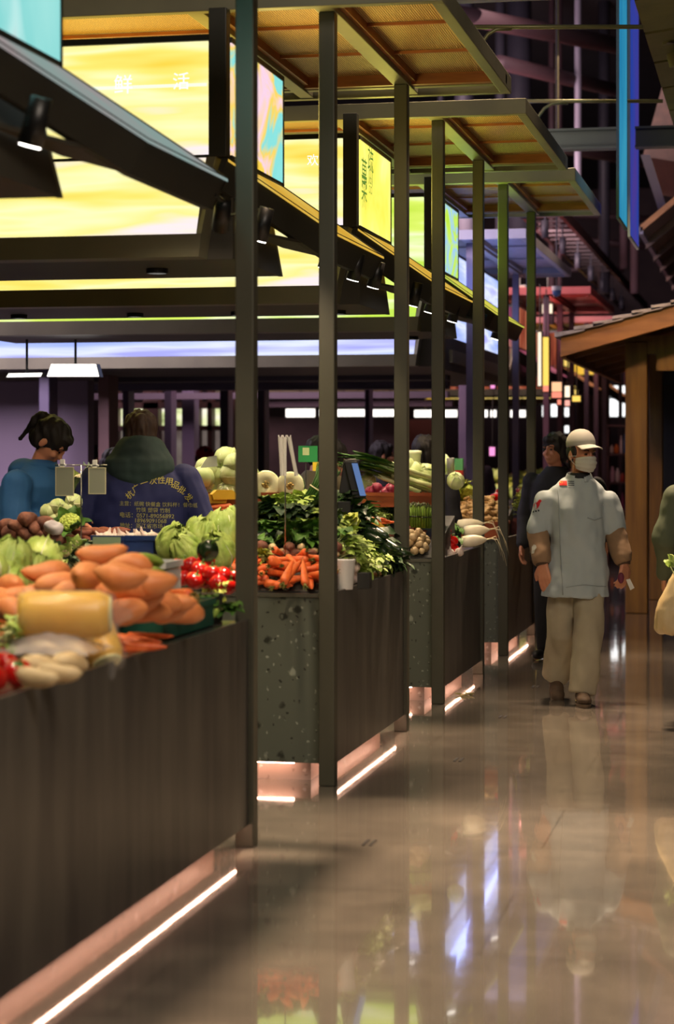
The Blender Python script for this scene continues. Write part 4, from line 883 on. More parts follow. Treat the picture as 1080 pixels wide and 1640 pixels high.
# chive and asparagus bundles: pale ties round standing stems
def bundle(nm, cat, n_, H, R, r, ms, mt, tie, lean=0):
    sm, tp = MB(), MB(); rnd = random.Random(2)
    for j in range(n_):
        rr_ = R * math.sqrt((j + .5) / n_); a = j * 2.4; x, y = rr_ * math.cos(a), rr_ * math.sin(a); h = H * rnd.uniform(.92, 1.05); kx = 1 + .25 * lean
        sm.tube([(x, y, 0), (x * .92, y * .92, h * .5), (x * kx, y * kx, h * .88)], [r, r, r * .9], 5); tp.tube([(x * kx, y * kx, h * .88), (x * kx, y * kx, h * .95), (x * kx, y * kx, h)], [r * .95, r * 1.1, r * .2], 5)
    tb = MB().tube([(R * 1.02 * math.cos(t), R * 1.02 * math.sin(t), H * .45) for t in [2 * math.pi * i / 20 for i in range(21)]], .004, 6)
    tb.tube([(R * 1.04, 0, H * .2), (R * 1.02, 0, H * .45), (R * 1.04, 0, H * .75)], .004, 5)
    proto(nm, [(nm, sm.mesh(nm, ms, True)), ('tip', tp.mesh('tip', mt, True)), ('tie', tb.mesh('tie', tie, True))], cat)
bundle('asparagus_bundle', 'asparagus', 34, .16, .042, .0055, m_asp, m_aspt, black_m)
bundle('chive_bundle', 'chives', 60, .26, .042, .0034, m_chive, m_chive, m_root, 1.5)
# halved winter melon, cut face towards -Y
for k in range(2):
    mb = MB(); R = .082; M4 = Matrix.Rotation(math.pi / 2, 4, 'X')
    mb.lathe([(R, 0), (R * 1.0, -.03), (R * .93, -.08), (R * .7, -.13), (R * .3, -.155), (.002, -.16)], 28, M4)
    cf = MB().lathe([(.002, .0025), (R * .25, .003), (R * .3, .006), (R * .9, .006), (R * .985, .0)], 28, M4)
    for v in cf.b.verts:
        q = Vector((v.co.x, 0, v.co.z)).length / R
        if q < .2: v.co.y += .010
    sd = MB(); rnd = random.Random(k)
    for j in range(26): a = rnd.uniform(0, 6.28); r = R * .24 * math.sqrt(rnd.random()); sd.ball((r * math.cos(a), -.004 + rnd.uniform(-.003, .004), r * math.sin(a)), (.008, .005, .005), 7, 5)
    proto('halved_melon__%d' % k, [('halved_melon', mb.mesh('halved_melon', m_melr, True)), ('cut_face', cf.mesh('cut_face', m_mel, True)), ('seeds', sd.mesh('seeds', m_seed, True))], 'melon')
# yellow squash log in clear film
mb = MB().lathe([(.03, -.14), (.062, -.135), (.072, -.10), (.07, 0), (.072, .10), (.06, .135), (.02, .14)], 22, RX).rough(.006, 10); cut = MB().lathe([(.002, .1405), (.05, .141), (.058, .136)], 22, RX)
wr = MB().lathe([(.02, -.155), (.06, -.145), (.078, -.12), (.076, 0), (.078, .12), (.066, .15), (.03, .165), (.012, .2)], 22, RX).rough(.012, 18)
proto('yellow_squash', [('yellow_squash', mb.mesh('yellow_squash', m_pump, True)), ('cut_face', cut.mesh('cut_face', m_mel, True)), ('film_wrap', wr.mesh('film_wrap', m_film, True))], 'squash')
ps = MB().ball((0, 0, 0), (.05, .035, .035), 16, 10)
proto('pumpkin_slice', [('pumpkin_slice', MB().prism([(-.07, 0, 0), (.07, 0, 0), (.08, 0, .03), (.05, 0, .055), (-.05, 0, .055), (-.08, 0, .03)], (0, .04, 0)).mesh('pumpkin_slice', m_pump))], 'pumpkin')

R_ = random.Random(11)
def heap(names, x0, x1, y0, y1, z0, z1, sx, sy, label, group, layers=1, lz=.04, rot=None, yaw=None, jit=.3, sc=(.85, 1.15), tilt=.25, keep=1.0, zprof=None, slant=0):
    """items on a slope rising from z0 at y0 to z1 at y1, in layers"""
    n = 0
    for l in range(layers):
        off = l * .5
        ny = max(1, int((y1 - y0) / sy) - l); nx = max(1, int((x1 - x0) / sx) - l)
        for j in range(ny):
            for i in range(nx):
                if R_.random() > keep: continue
                x = x0 + (i + .5 + off) * sx + R_.uniform(-jit, jit) * sx; y = y0 + (j + .5 + off) * sy + R_.uniform(-jit, jit) * sy
                if x > x1 + .02: continue
                t = (y - y0) / max(.001, y1 - y0); z = z0 + (z1 - z0) * t + l * lz + R_.uniform(0, .012)
                if zprof: z = zprof(x, y) + l * lz
                s = R_.uniform(*sc); nm = R_.choice(names)
                yw = R_.uniform(*(yaw or (-3.14, 3.14)))
                rt = (R_.uniform(-tilt, tilt), R_.uniform(-tilt, tilt), yw)
                put(nm, (x, y, z), rt, s, label, group); n += 1
    return n
def K(nm, n): return ['%s__%d' % (nm, i) for i in range(n)]
def crate(x0, x1, y0, y1, z0, h, mat, label, group=None, name='crate', slats=True):
    t = thing(name, label, 'crate', ((x0 + x1) / 2, (y0 + y1) / 2, z0), 0, group); th = .012
    MB().box(x0, x1, y0, y0 + th, z0, z0 + h).box(x0, x1, y1 - th, y1, z0, z0 + h).box(x0, x0 + th, y0 + th, y1 - th, z0, z0 + h).box(x1 - th, x1, y0 + th, y1 - th, z0, z0 + h).build('side_wall', mat, t)
    MB().box(x0 + th, x1 - th, y0 + th, y1 - th, z0, z0 + .01).build('bottom', mat, t)
    r = MB().box(x0 - .008, x1 + .008, y0 - .008, y0, z0 + h - .02, z0 + h + .004).box(x0 - .008, x1 + .008, y1, y1 + .008, z0 + h - .02, z0 + h + .004).box(x0 - .008, x0, y0, y1, z0 + h - .02, z0 + h + .004).box(x1, x1 + .008, y0, y1, z0 + h - .02, z0 + h + .004)
    r.build('rim', mat, t); return t
brd_m = M('display_board', '#2a2a26', rough=.6)
def board(x0, x1, y0, y1, z0, z1, label):
    t = thing('display_board', label, 'display board', ((x0 + x1) / 2, y0, .888), 0, 'sloping display boards under the produce')
    MB().hexa([(x0, y0, .888), (x1, y0, .888), (x1, y1, .888), (x0, y1, .888), (x0, y0, z0), (x1, y0, z0), (x1, y1, z1), (x0, y1, z1)]).build('sloping_deck', brd_m, t); return t


def at(u, v, z):
    return P(u, v, (EYE - z) * F / (v - VH))
def atd(u, v, d): return P(u, v, d)
# --- nearest stall (counter top .89, X -4.4..-2.03, Y up to 8.1) ---
def z1(x, y): return .93 + .2 * math.exp(-(((x + 2.5) / .38) ** 2 + ((y - 7.45) / .38) ** 2))
board(-4.3, -2.32, 3.2, 8.05, .93, .93, 'dark display board under the sweet potato heap')
heap(K('sweet_potato', 5), -3.1, -2.2, 6.7, 7.15, 0, 0, .145, .1, 'orange sweet potato in the big heap on the nearest counter', 'orange sweet potatoes', 2, .06, zprof=z1, yaw=(-.6, .6), sc=(1.05, 1.35))
heap(K('sweet_potato', 5), -3.2, -2.62, 7.1, 7.9, 0, 0, .15, .1, 'orange sweet potato in the big heap on the nearest counter', 'orange sweet potatoes', 3, .06, zprof=z1, yaw=(-.6, .6), sc=(1.0, 1.3))
heap(K('sweet_potato', 5), -2.66, -2.18, 7.2, 7.75, 0, 0, .15, .1, 'orange sweet potato heaped in the green crate', 'sweet potatoes in the green crate', 3, .055, zprof=lambda x, y: .94 + .05 * math.exp(-((y - 7.45) / .3) ** 2), yaw=(-.5, .7), sc=(1.0, 1.25))
for (u, v, z, yw) in ((165, 888, 1.20, .1), (190, 925, 1.16, .0), (215, 940, 1.12, .15), (120, 950, 1.1, .3), (140, 922, 1.16, 1.3), (60, 955, 1.06, .5), (15, 975, 1.04, -.9), (15, 940, 1.08, -1.1), (200, 968, 1.06, .3), (222, 962, 1.07, -.1), (250, 962, 1.06, .2), (275, 965, 1.05, -.2), (232, 975, 1.04, .1), (262, 978, 1.02, .3), (195, 982, 1.04, -.1), (290, 980, 1.0, .5), (95, 935, 1.12, .5), (205, 905, 1.17, -.2), (240, 935, 1.13, .3), (75, 920, 1.12, .4)):
    put('sweet_potato__%d' % R_.randint(0, 4), at(u, v, z), (R_.uniform(-.2, .2), R_.uniform(-.15, .15), yw + TH), 1.05, 'orange sweet potato in the big heap on the nearest counter', 'orange sweet potatoes')
crate(-2.66, -2.1, 7.14, 7.82, .895, .1, m_crate_g, 'dark green crate of sweet potatoes on the nearest counter')
p = at(104, 984, 1.06); put('yellow_squash', p, (0, 0, TH + .05), 1.0, 'long yellow squash in clear film lying on the sweet potatoes')
p = at(155, 1012, .985); put('yellow_squash', p, (0, .9, TH - 1.0), .85, 'upended yellow squash in clear film at the counter edge')
for i, (u, v, yw) in enumerate(((200, 1022, .1), (225, 1028, -.1), (205, 1034, .2), (240, 1020, .4), (232, 1036, 0), (190, 1040, -.2))):
    put('carrot__%d' % (i % 3), at(u, v, .92), (0, 0, yw + TH + 3.1), 1.0, 'pale carrot lying in front of the green crate', 'carrots in front of the green crate')
for (u, v) in ((8, 1066), (28, 1078), (-14, 1085), (-10, 1050)):
    put('tomato', at(u, v, .93), (R_.uniform(-.5, .5), .3, 0), 1.15, 'blurred red tomato at the left picture edge', 'tomatoes at the picture edge')
for (u, v, yw) in ((60, 1065, .5), (85, 1052, -.4), (110, 1060, .9), (95, 1078, .1), (70, 1042, .2), (120, 1042, -.7), (60, 1085, -.1)):
    put('white_tuber__%d' % R_.randint(0, 2), at(u, v, .93), (0, .1, yw), .9, 'pale tuber inside the thin plastic bag', 'pale tubers in a plastic bag')
bag = MB(); bp = at(85, 1052, .93)
bag.sheet(lambda a, b: bp + Vector(((a - .5) * .3, (b - .5) * .3, .075 * math.sin(math.pi * a) * math.sin(math.pi * b) + .02 + .012 * noise.noise(Vector((a * 9, b * 9, 0))))), 18, 18)
tag(bag.build('plastic_bag', M('thin_plastic', '#f0e6e2', rough=.25, alpha=.38), smooth=True), 'thin clear plastic bag over pale tubers near the left edge', 'plastic bag')
for i, (u, v, z) in enumerate(((15, 905, 1.12), (45, 925, 1.06), (5, 945, 1.04), (62, 900, 1.1), (-20, 920, 1.1))):
    put('lettuce_head__%d' % (i % 2), at(u, v, z), (.3 * i, .2, i), .85, 'blurred light green lettuce at the left picture edge', 'lettuces at the left edge')
for i, (u, v) in enumerate(((15, 1032), (40, 1025), (120, 1020))):
    put('choy_sum__%d' % (i % 3), at(u, v, .97), (0, 0, i * 1.3), .8, 'blurred leafy green bunch above the tomatoes at the left edge', 'greens above the edge tomatoes')
# foam box with gourds, tomatoes, peppers and celtuce at the far end
crate(-2.62, -2.30, 7.84, 8.07, .935, .19, m_foam, 'white foam box behind the sweet potato heap', name='foam_box')
for i, (u, v, z) in enumerate(((215, 898, 1.14), (235, 893, 1.16), (238, 905, 1.13), (250, 915, 1.11), (225, 908, 1.12))):
    put('long_gourd__%d' % (i % 2), at(u, v, z), (0, .1, .4 + i * .3), .75, 'light green gourd in the white foam box', 'gourds in the foam box')
tag(MB().box(-2.29, -2.13, 7.92, 8.07, .89, 1.0).build('display_box', brd_m), 'low dark box raising the tomatoes at the counter end', 'box')
for i, (u, v, z) in enumerate(((275, 922, 1.04), (293, 925, 1.04), (312, 930, 1.04), (331, 930, 1.035), (350, 935, 1.03), (364, 938, 1.02), (284, 908, 1.08), (303, 905, 1.09), (321, 912, 1.08), (340, 918, 1.07), (355, 922, 1.06), (372, 925, 1.05), (297, 915, 1.06), (330, 900, 1.1))):
    put('tomato', at(u, v, z), (R_.uniform(-.6, .6), R_.uniform(-.6, .6), R_.uniform(0, 3)), 1.0, 'glossy red tomato at the end of the nearest counter', 'tomatoes beside the first post')
put('dark_pepper', at(333, 882, 1.15), (.6, .5, .3), 1.0, 'dark green pepper lying on top of the tomatoes')
for i, (u, v, z, yw) in enumerate(((285, 950, 1.04, -.8), (297, 958, 1.02, -.9), (272, 958, 1.03, -.6))):
    put('carrot__%d' % i, at(u, v, z), (0, 0, yw), 1.15, 'orange carrot leaning over the end of the green crate', 'carrots at the crate end')
for i, (u, v, z, nm, lb_) in enumerate(((330, 940, 1.0, 'celery__0', 'c'), (345, 952, .98, 'celery__1', 'c'), (338, 985, .93, 'long_gourd__0', 'g'), (325, 970, .96, 'bok_choy__0', 'b'), (352, 968, .95, 'celery__2', 'c'), (362, 985, .92, 'bok_choy__1', 'b'))):
    put(nm, at(u, v, z), (0, .1, TH - 2.6 + .3 * i), .62, {'c': 'short celery bunch under the tomatoes at the counter corner', 'g': 'rounded light green gourd at the counter corner', 'b': 'small leafy bunch at the corner by the first post'}[lb_], {'c': 'celery at the counter corner', 'b': 'leafy bunches at the counter corner'}.get(lb_))

# --- second stall: sloping near arm Y 9.77..10.75, aisle arm to 11.66 ---
board(-6.1, -2.1, 9.8, 10.72, .895, 1.13, 'dark sloping board of the carrot stall')
board(-2.95, -2.25, 10.74, 11.6, 1.0, 1.02, 'dark board along the aisle side of the carrot stall')
zb = lambda x, y: .93 + (y - 9.8) * .26
heap(K('carrot', 3), -2.62, -2.05, 9.78, 10.12, 0, 0, .11, .055, 'orange carrot in the front heap between the first two posts', 'carrots between the first two posts', 3, .035, zprof=zb, yaw=(-3.1, 3.1), sc=(.85, 1.1), tilt=.3, jit=.45)
for i, (u, v, yw) in enumerate(((437, 905, -1.2), (470, 912, -1.9), (487, 915, -1.3), (462, 915, -1.6))):
    put('carrot__%d' % (i % 3), at(u, v, 1.0), (0, .5, yw), 1.15, 'large carrot lying on top of the front heap, tip to the aisle', 'carrots on top of the heap')
heap(['mushroom__0', 'mushroom__1', 'chestnut_tuber__1', 'taro_root__0'], -2.62, -2.06, 10.12, 10.24, 0, 0, .07, .05, 'small pale bulb in the row behind the carrots', 'pale bulbs behind the carrots', 2, .03, zprof=lambda x, y: zb(x, y) + .03, sc=(.6, .8))
for i, (u, v, z) in enumerate(((415, 878, 1.03), (432, 880, 1.03), (420, 862, 1.06), (478, 876, 1.04), (452, 884, 1.02), (408, 845, 1.1))):
    put('choy_sum__%d' % (i % 3), at(u, v, z), (0, -.2, -1.8 + i), .8, 'pale stemmed greens in the row above the carrots', 'pale greens above the carrots')
heap(K('bok_choy', 3), -2.7, -2.1, 10.22, 10.5, 0, 0, .12, .1, 'bok choy bunch in the green bank of the carrot stall', 'bok choy above the carrots', 2, .045, zprof=lambda x, y: zb(x, y) + .03, yaw=(-2.6, -.5), sc=(.8, 1.0), tilt=.4)
heap(K('dark_greens', 3), -2.85, -2.1, 10.45, 10.8, 0, 0, .16, .12, 'dark leafy bunch at the top of the green bank', 'dark greens atop the carrot stall', 2, .06, zprof=lambda x, y: zb(x, y) + .03, yaw=(-2.6, -.5), sc=(.85, 1.1), tilt=.4)
for i, (u, v, yw) in enumerate(((425, 838, .5), (417, 850, .4), (438, 830, .6), (430, 848, .5), (412, 860, .3))):
    put('zucchini__%d' % (i % 2), at(u, v, 1.13), (0, -.2, yw), .95, 'dark zucchini at the left end of the green bank', 'dark zucchini')
heap(K('lettuce_head', 2), -3.05, -2.62, 9.88, 10.2, 0, 0, .2, .2, 'pale lettuce head low in the bank beside the basket', 'lettuces beside the blue basket', 1, .05, zprof=lambda x, y: .955, sc=(.6, .75))
for i, (u, v, d, s_, lb_) in enumerate(((277, 872, 10.3, .85, 'light green lettuce tilted toward the blue basket'), (322, 866, 10.45, .95, 'round light green lettuce in the middle of its row'), (362, 856, 10.5, 1.05, 'tallest light green lettuce, against the first post'), (300, 885, 10.1, .8, 'flattened lettuce below the round one'), (350, 885, 10.0, .8, 'pale lettuce just above the tomatoes'))):
    put('lettuce_head__%d' % (i % 2), P(u, v, d), ((.5, .3, .1, .6, .4)[i], (.5, -.2, .1, .3, -.4)[i], i * 1.7), s_, lb_)
heap(K('yellow_lettuce', 3), -2.75, -2.4, 10.0, 10.4, 0, 0, .14, .14, 'yellow green lettuce leaves between the lettuces and zucchini', 'yellow lettuces', 1, .05, zprof=lambda x, y: zb(x, y) + .02, sc=(.7, .9))
heap(K('choy_sum', 3), -2.2, -2.03, 10.58, 11.35, 0, 0, .085, .10, 'light leafy greens on the aisle side of the second stall', 'light greens right of the second post', 2, .04, zprof=lambda x, y: .94, yaw=(-1.2, .3), sc=(.7, .85), tilt=.4)
heap(K('dark_greens', 3), -2.6, -2.15, 10.6, 10.85, 0, 0, .13, .12, 'dark leafy bunch at the top of the green bank', 'dark greens atop the carrot stall', 1, .06, zprof=lambda x, y: 1.2, yaw=(-2.6, -.5), sc=(.85, 1.0), tilt=.4)
for i, (u, v) in enumerate(((556, 894), (566, 886), (560, 876), (574, 890))): put('choy_sum__%d' % (i % 3), P(u, v, 10.45 + .05 * i), (.2, -.2, -.6 + .3 * i), .8, 'light leafy bunch just right of the second post', 'leafy bunches right of the second post')
# baskets with garlic and a sheet of green paper
b0 = P(200, 886, 10.35)
for i, (u, lb_) in enumerate(((222, 'blue plastic basket of garlic, right of two'), (172, 'blue plastic basket with green paper, left of two'))):
    q = P(u, 888, 10.3); crate(q.x - .075, q.x + .075, q.y, q.y + .25, q.z, .088, m_crate_b, lb_, 'blue baskets', name='basket')
    for k in range(7 if i == 0 else 4):
        put('garlic_bulb', (q.x - .05 + .035 * (k % 4), q.y + .05 + .06 * (k // 4), q.z + .075 + .008 * (k % 2)), (R_.uniform(-.8, .8), R_.uniform(-.8, .8), 0), 1.0, 'white garlic bulb in the blue basket', 'garlic in the blue baskets')
tag(MB().box(q.x - .07, q.x + .07, q.y - .012, q.y - .009, q.z + .02, q.z + .085).build('price_paper', M('green_paper', '#8aa080', rough=.7)), 'blank grey green paper on the front of the left basket', 'paper')
tag(MB().box(q.x - .02, q.x + .2, q.y - .14, q.y + .24, q.z - .03, q.z - .002).build('foam_tray', m_foam), 'flat white tray under the blue baskets', 'tray')
# taro, kale and cauliflower on the left
heap(K('taro_root', 4), -4.1, -3.42, 10.15, 10.6, 0, 0, .1, .09, 'brown taro root in the heap below the blue coat', 'taro roots', 3, .05, zprof=lambda x, y: 1.03 + .05 * math.exp(-((x + 3.75) / .2) ** 2), sc=(.85, 1.1), tilt=.5)
for (u, v) in ((42, 832), (24, 843), (55, 845), (72, 838), (60, 855), (38, 855), (15, 855), (78, 852)):
    put('taro_root__%d' % R_.randint(0, 3), P(u, v, 10.75), (R_.uniform(-.6, .6), R_.uniform(-.6, .6), R_.uniform(0, 3)), .95, 'brown taro root in the heap below the blue coat', 'taro roots')
heap(K('grey_kale', 3), -3.75, -3.12, 9.85, 10.15, 0, 0, .15, .12, 'grey green kale bunch behind the sweet potatoes', 'kale behind the sweet potatoes', 2, .04, zprof=lambda x, y: 1.0, sc=(.75, .95), tilt=.5)
for i, (u, v, z) in enumerate(((75, 890, 1.06), (90, 898, 1.05), (62, 882, 1.08), (120, 872, 1.1), (105, 885, 1.08))):
    put('cauliflower', at(u, v, z), (.5, .2, i), .55, 'small cauliflower among the kale leaves', 'small cauliflowers among the kale')
put('romanesco', P(112, 838, 10.9), (.7, 0, 0), .95, 'yellow green romanesco head beside the plastic bag of taro')
heap(K('rust_sweet_potato', 3), -3.62, -3.25, 10.4, 10.7, 0, 0, .11, .05, 'rusty brown root in the small heap by the romanesco', 'rusty brown roots', 2, .035, zprof=lambda x, y: 1.10, yaw=(-.4, .4))
for (u, v) in ((78, 820), (92, 812), (100, 826), (112, 816), (84, 832), (118, 804)):
    put('white_cabbage__0', P(u, v, 11.15), (u, v, 0), .62, 'small pale yellow cabbage under the customer hands', 'small cabbages under the hands')
bb = MB(); bq = P(88, 845, 10.7); bb.ball((0, 0, 0), (.055, .04, .035), 18, 12).rough(.02, 30); bb.xf(Matrix.Translation(bq))
tag(bb.build('plastic_bag', M('crumpled_plastic', '#d8d0d4', rough=.3, alpha=.7), smooth=True), 'crumpled small white plastic bag on the taro heap', 'plastic bag')
# aisle arm of the second stall
zc = lambda x, y: .93 + min(.24, (-2.05 - x) * .55)
heap(K('choy_sum', 3), -2.62, -2.08, 10.5, 11.3, 0, 0, .10, .11, 'light leafy greens on the aisle side of the second stall', 'light greens right of the second post', 2, .05, zprof=lambda x, y: zc(x, y) + .03, yaw=(-1.2, .3), sc=(.85, 1.05), tilt=.4)
heap(K('dark_greens', 3), -2.42, -2.0, 11.2, 11.74, 0, 0, .10, .12, 'dark leafy bunch spilling over the counter corner', 'dark greens at the counter corner', 2, .05, zprof=zc, yaw=(-1.0, .5), sc=(.85, 1.1), tilt=.5)
for i, (u, v, yw) in enumerate(((590, 858, -.6), (605, 865, -.5), (618, 872, -.5), (600, 872, -.7), (628, 878, -.6), (582, 868, -.5), (596, 850, -.4))):
    put('zucchini__%d' % (i % 2), P(u, v, 11.25), (0, .35, yw), 1.05, 'dark glossy gourd pointing down to the third post', 'dark gourds by the third post')
for i, (u, v) in enumerate(((560, 822), (578, 830), (548, 835), (570, 845), (590, 838), (552, 812))):
    put('dark_greens__%d' % (i % 3) if i % 2 else 'bok_choy__%d' % (i % 3), P(u, v, 11.3), (.2, -.3, -1.3 + .4 * i), 1.0, 'large dark leafy head below the black scale', 'dark leafy heads below the scale')
heap(['garlic_bulb'], -2.16, -2.05, 10.3, 10.55, 0, 0, .05, .055, 'garlic bulb at the edge of the second stall', 'garlic at the counter edge', 3, .03, zprof=lambda x, y: .92, tilt=.8)
cup = MB().lathe([(.036, 0), (.038, .004), (.05, .14), (.053, .145), (.047, .142), (.034, .008)], 22); q = at(553, 944, .89)
tag(cup.xf(Matrix.Translation(q)).build('plastic_cup', white_m, smooth=True), 'white plastic tub at the counter edge, right of the second post', 'tub')
tag(MB().box(q.x + .055, q.x + .115, q.y + .02, q.y + .09, .89, .97).build('small_box', brd_m, bevel=.004), 'small dark box beside the white tub', 'box')
bundle_p = P(490, 814, 11.2); put('chive_bundle', bundle_p, (0, .55, .2), 1.0, 'bundle of green chives leaning beside the second post')
put('chive_bundle', P(505, 812, 11.3), (0, .35, .9), .9, 'shorter chive bundle half hidden by the second post')
heap(K('yellow_lettuce', 3), -2.2, -2.1, 10.8, 10.95, 0, 0, .1, .1, 'yellow green lettuce under the chive bundles', 'lettuce under the chives', 1, .05, zprof=lambda x, y: 1.17, sc=(.55, .7))

# --- third stall ---
board(-6.1, -2.1, 13.08, 14.02, .895, 1.13, 'dark sloping board of the leek stall')
zt_ = lambda x, y: .93 + (y - 13.08) * .27
crs = []
for (u0, u1, lb_) in ((580, 700, 'orange crate rim under the red onions and leeks'), (404, 480, 'orange crate under the halved melons'), (300, 402, 'orange crate under the pale cabbages'), (60, 170, 'orange crate under the cauliflowers'), (180, 296, 'orange crate behind the blue jacket')):
    a = P(u0, 812, 13.75); b = P(u1, 797, 13.75); crate(a.x, b.x, a.y + .0, a.y + .34, a.z, b.z - a.z + .03, m_crate_o, lb_, 'orange crates')
heap(K('mushroom', 3), -2.42, -2.1, 13.08, 13.4, 0, 0, .055, .055, 'pale brown mushroom in the corner heap between third and fourth posts', 'mushrooms by the third post', 3, .035, zprof=zt_, tilt=.6)
heap(K('rust_sweet_potato', 3), -2.42, -2.12, 13.4, 13.52, 0, 0, .12, .05, 'thin rusty root above the mushrooms', 'rusty roots above the mushrooms', 2, .035, zprof=zt_, yaw=(-.4, .4), sc=(.7, .9))
put('white_cabbage__1', P(675, 866, 13.55), (0, 0, 0), .6, 'small yellow white cabbage behind the mushrooms')
for i, (u, v, lb_) in enumerate(((664, 845, 'left asparagus bundle standing behind the mushrooms'), (681, 846, 'right asparagus bundle standing behind the mushrooms'))):
    put('asparagus_bundle', P(u, v, 13.65), (0, 0, i), 1.0, lb_)
heap(K('curly_greens', 3), -2.72, -2.42, 13.35, 13.7, 0, 0, .13, .11, 'curly green endive between the second and third posts', 'curly endives', 2, .06, zprof=lambda x, y: zt_(x, y) + .05, sc=(.8, 1.0), tilt=.6)
heap(K('grey_kale', 3), -2.38, -2.12, 13.68, 13.8, 0, 0, .1, .1, 'grey green leafy bunch above the asparagus', 'leafy bunches above the asparagus', 1, .05, zprof=lambda x, y: 1.22, sc=(.6, .8))
for i, (u, v) in enumerate(((600, 831), (608, 834), (598, 838), (616, 836), (590, 835))):
    put('carrot__%d' % (i % 3), P(u, v, 13.4), (0, 0, 2.9), 1.0, 'bright carrot below the curly endive', 'carrots below the endive')
put('pumpkin_slice', P(600, 849, 13.35), (0, 0, TH), .8, 'orange yellow pumpkin slice below the carrots')
for (u, v) in ((618, 850), (625, 856), (612, 862), (624, 866), (614, 872)):
    put('taro_root__%d' % (u % 4), P(u, v, 13.3), (0, .3, u), .7, 'small brown tuber beside the pumpkin slice', 'small tubers beside the pumpkin slice')
for i, (u, v) in enumerate(((594, 788), (616, 789), (604, 782), (625, 784), (608, 792))):
    put('red_onion', P(u, v, 13.8), (.5 + i, .4, i), .95, 'red onion in the orange crate under the leeks', 'red onions in the crate')
for i in range(16):
    u = 628 + R_.uniform(-22, 32); v = 755 + (u - 628) * .30 + R_.uniform(-14, 18)
    put('leek__%d' % (i % 2), P(u, v, 14.0 + R_.uniform(-.08, .12)), (0, R_.uniform(-.36, -.24), math.pi + TH + R_.uniform(-.15, .15)), (1.0, 1.0, 1.0), 'leek in the slanting pile above the red onions', 'leeks above the red onions')
for i, (u, v, s_) in enumerate(((664, 757, 1.0), (682, 760, 1.0), (676, 772, .9), (650, 748, .9), (730, 770, .8), (590, 770, .7), (580, 775, .7))):
    put('white_cabbage__%d' % (i % 2), P(u, v, 14.05), (i, .3, 0), s_, 'pale green cabbage beside the leek roots', 'cabbages beside the leeks')
tub = MB().lathe([(.05, 0), (.055, .01), (.062, .1), (.066, .105), (.066, .125), (.04, .13)], 24); q = P(660, 752, 14.2)
tag(tub.xf(Matrix.Translation(q)).build('lidded_tub', M('cloudy_plastic', '#e4e6c0', rough=.3), smooth=True), 'cloudy white lidded tub on top of the leeks', 'tub')
for i, (u, lb_) in enumerate(((426, 'halved pale melon facing the aisle, left of two'), (465, 'halved pale melon facing the aisle, right of two'))):
    put('halved_melon__%d' % i, P(u, 776 + i * 2, 13.74), (0, 0, TH + (.1, -.1)[i]), 1.14, lb_)
for i, (u, v) in enumerate(((325, 765), (340, 755), (356, 745), (372, 760), (333, 782), (350, 776), (366, 788), (352, 762), (318, 778), (378, 745), (345, 790), (385, 775), (392, 752), (362, 735), (330, 750), (398, 765))):
    put('white_cabbage__%d' % (i % 2), P(u, v, 13.85 + .1 * (i % 3)), (i * .9, i * .5, 0), 1.0 + .1 * (i % 2), 'pale round cabbage in the pile left of the first post', 'pale cabbages left of the first post')
put('napa_cabbage__0', P(372, 742, 14.0), (0, .2, 0), .9, 'tall napa cabbage against the first post')
for i, (u, v, nm) in enumerate(((338, 815, 'carrot__0'), (352, 812, 'carrot__1'), (362, 818, 'carrot__2'), (345, 806, 'pumpkin_slice'), (360, 800, 'pumpkin_slice'), (330, 820, 'long_gourd__0'))):
    put(nm, P(u, v, 13.5), (0, 0, .5 + TH), 1.1, {'c': 'large carrot below the pale cabbages', 'p': 'orange pumpkin slice below the pale cabbages', 'l': 'green gourd below the pale cabbages'}[nm[0]], {'c': 'carrots below the pale cabbages', 'p': 'pumpkin slices below the pale cabbages'}.get(nm[0]))
sheetp = P(333, 742, 13.7)
tag(MB().prism([sheetp + Vector((-.05, 0, -.03)), sheetp + Vector((.06, .02, -.02)), sheetp + Vector((.05, .03, .05)), sheetp + Vector((-.01, .02, .04))], (0, .004, 0)).build('plastic_sheet', M('milky_sheet', '#b8bcb8', rough=.3, alpha=.6)), 'milky plastic sheet sticking up beside the cabbages', 'sheet')
q = P(338, 838, 13.2); tag(MB().box(q.x - .05, q.x + .06, q.y, q.y + .004, q.z - .04, q.z + .02).build('price_card', M('grey_card', '#a8b0a0', rough=.6)), 'pale price card above the lettuces', 'price card')
for i, (u, v) in enumerate(((128, 770), (142, 760), (150, 775), (135, 785), (152, 795), (140, 805), (125, 800), (158, 760))):
    put('grey_kale__%d' % (i % 3) if i % 2 else 'cauliflower', P(u, v, 13.9 - (v - 760) * .006), (.4, .3 * i, i), .85, 'leafy green head behind the hanging price cards', 'leafy heads behind the price cards')
for i, (u, v) in enumerate(((72, 778), (82, 774), (92, 780), (86, 786), (76, 788))):
    put('tomato' if 0 else 'pumpkin_slice', P(u, v, 14.1), (0, 0, i), .6, 'small orange slice behind the customer hands', 'orange slices behind the hands')
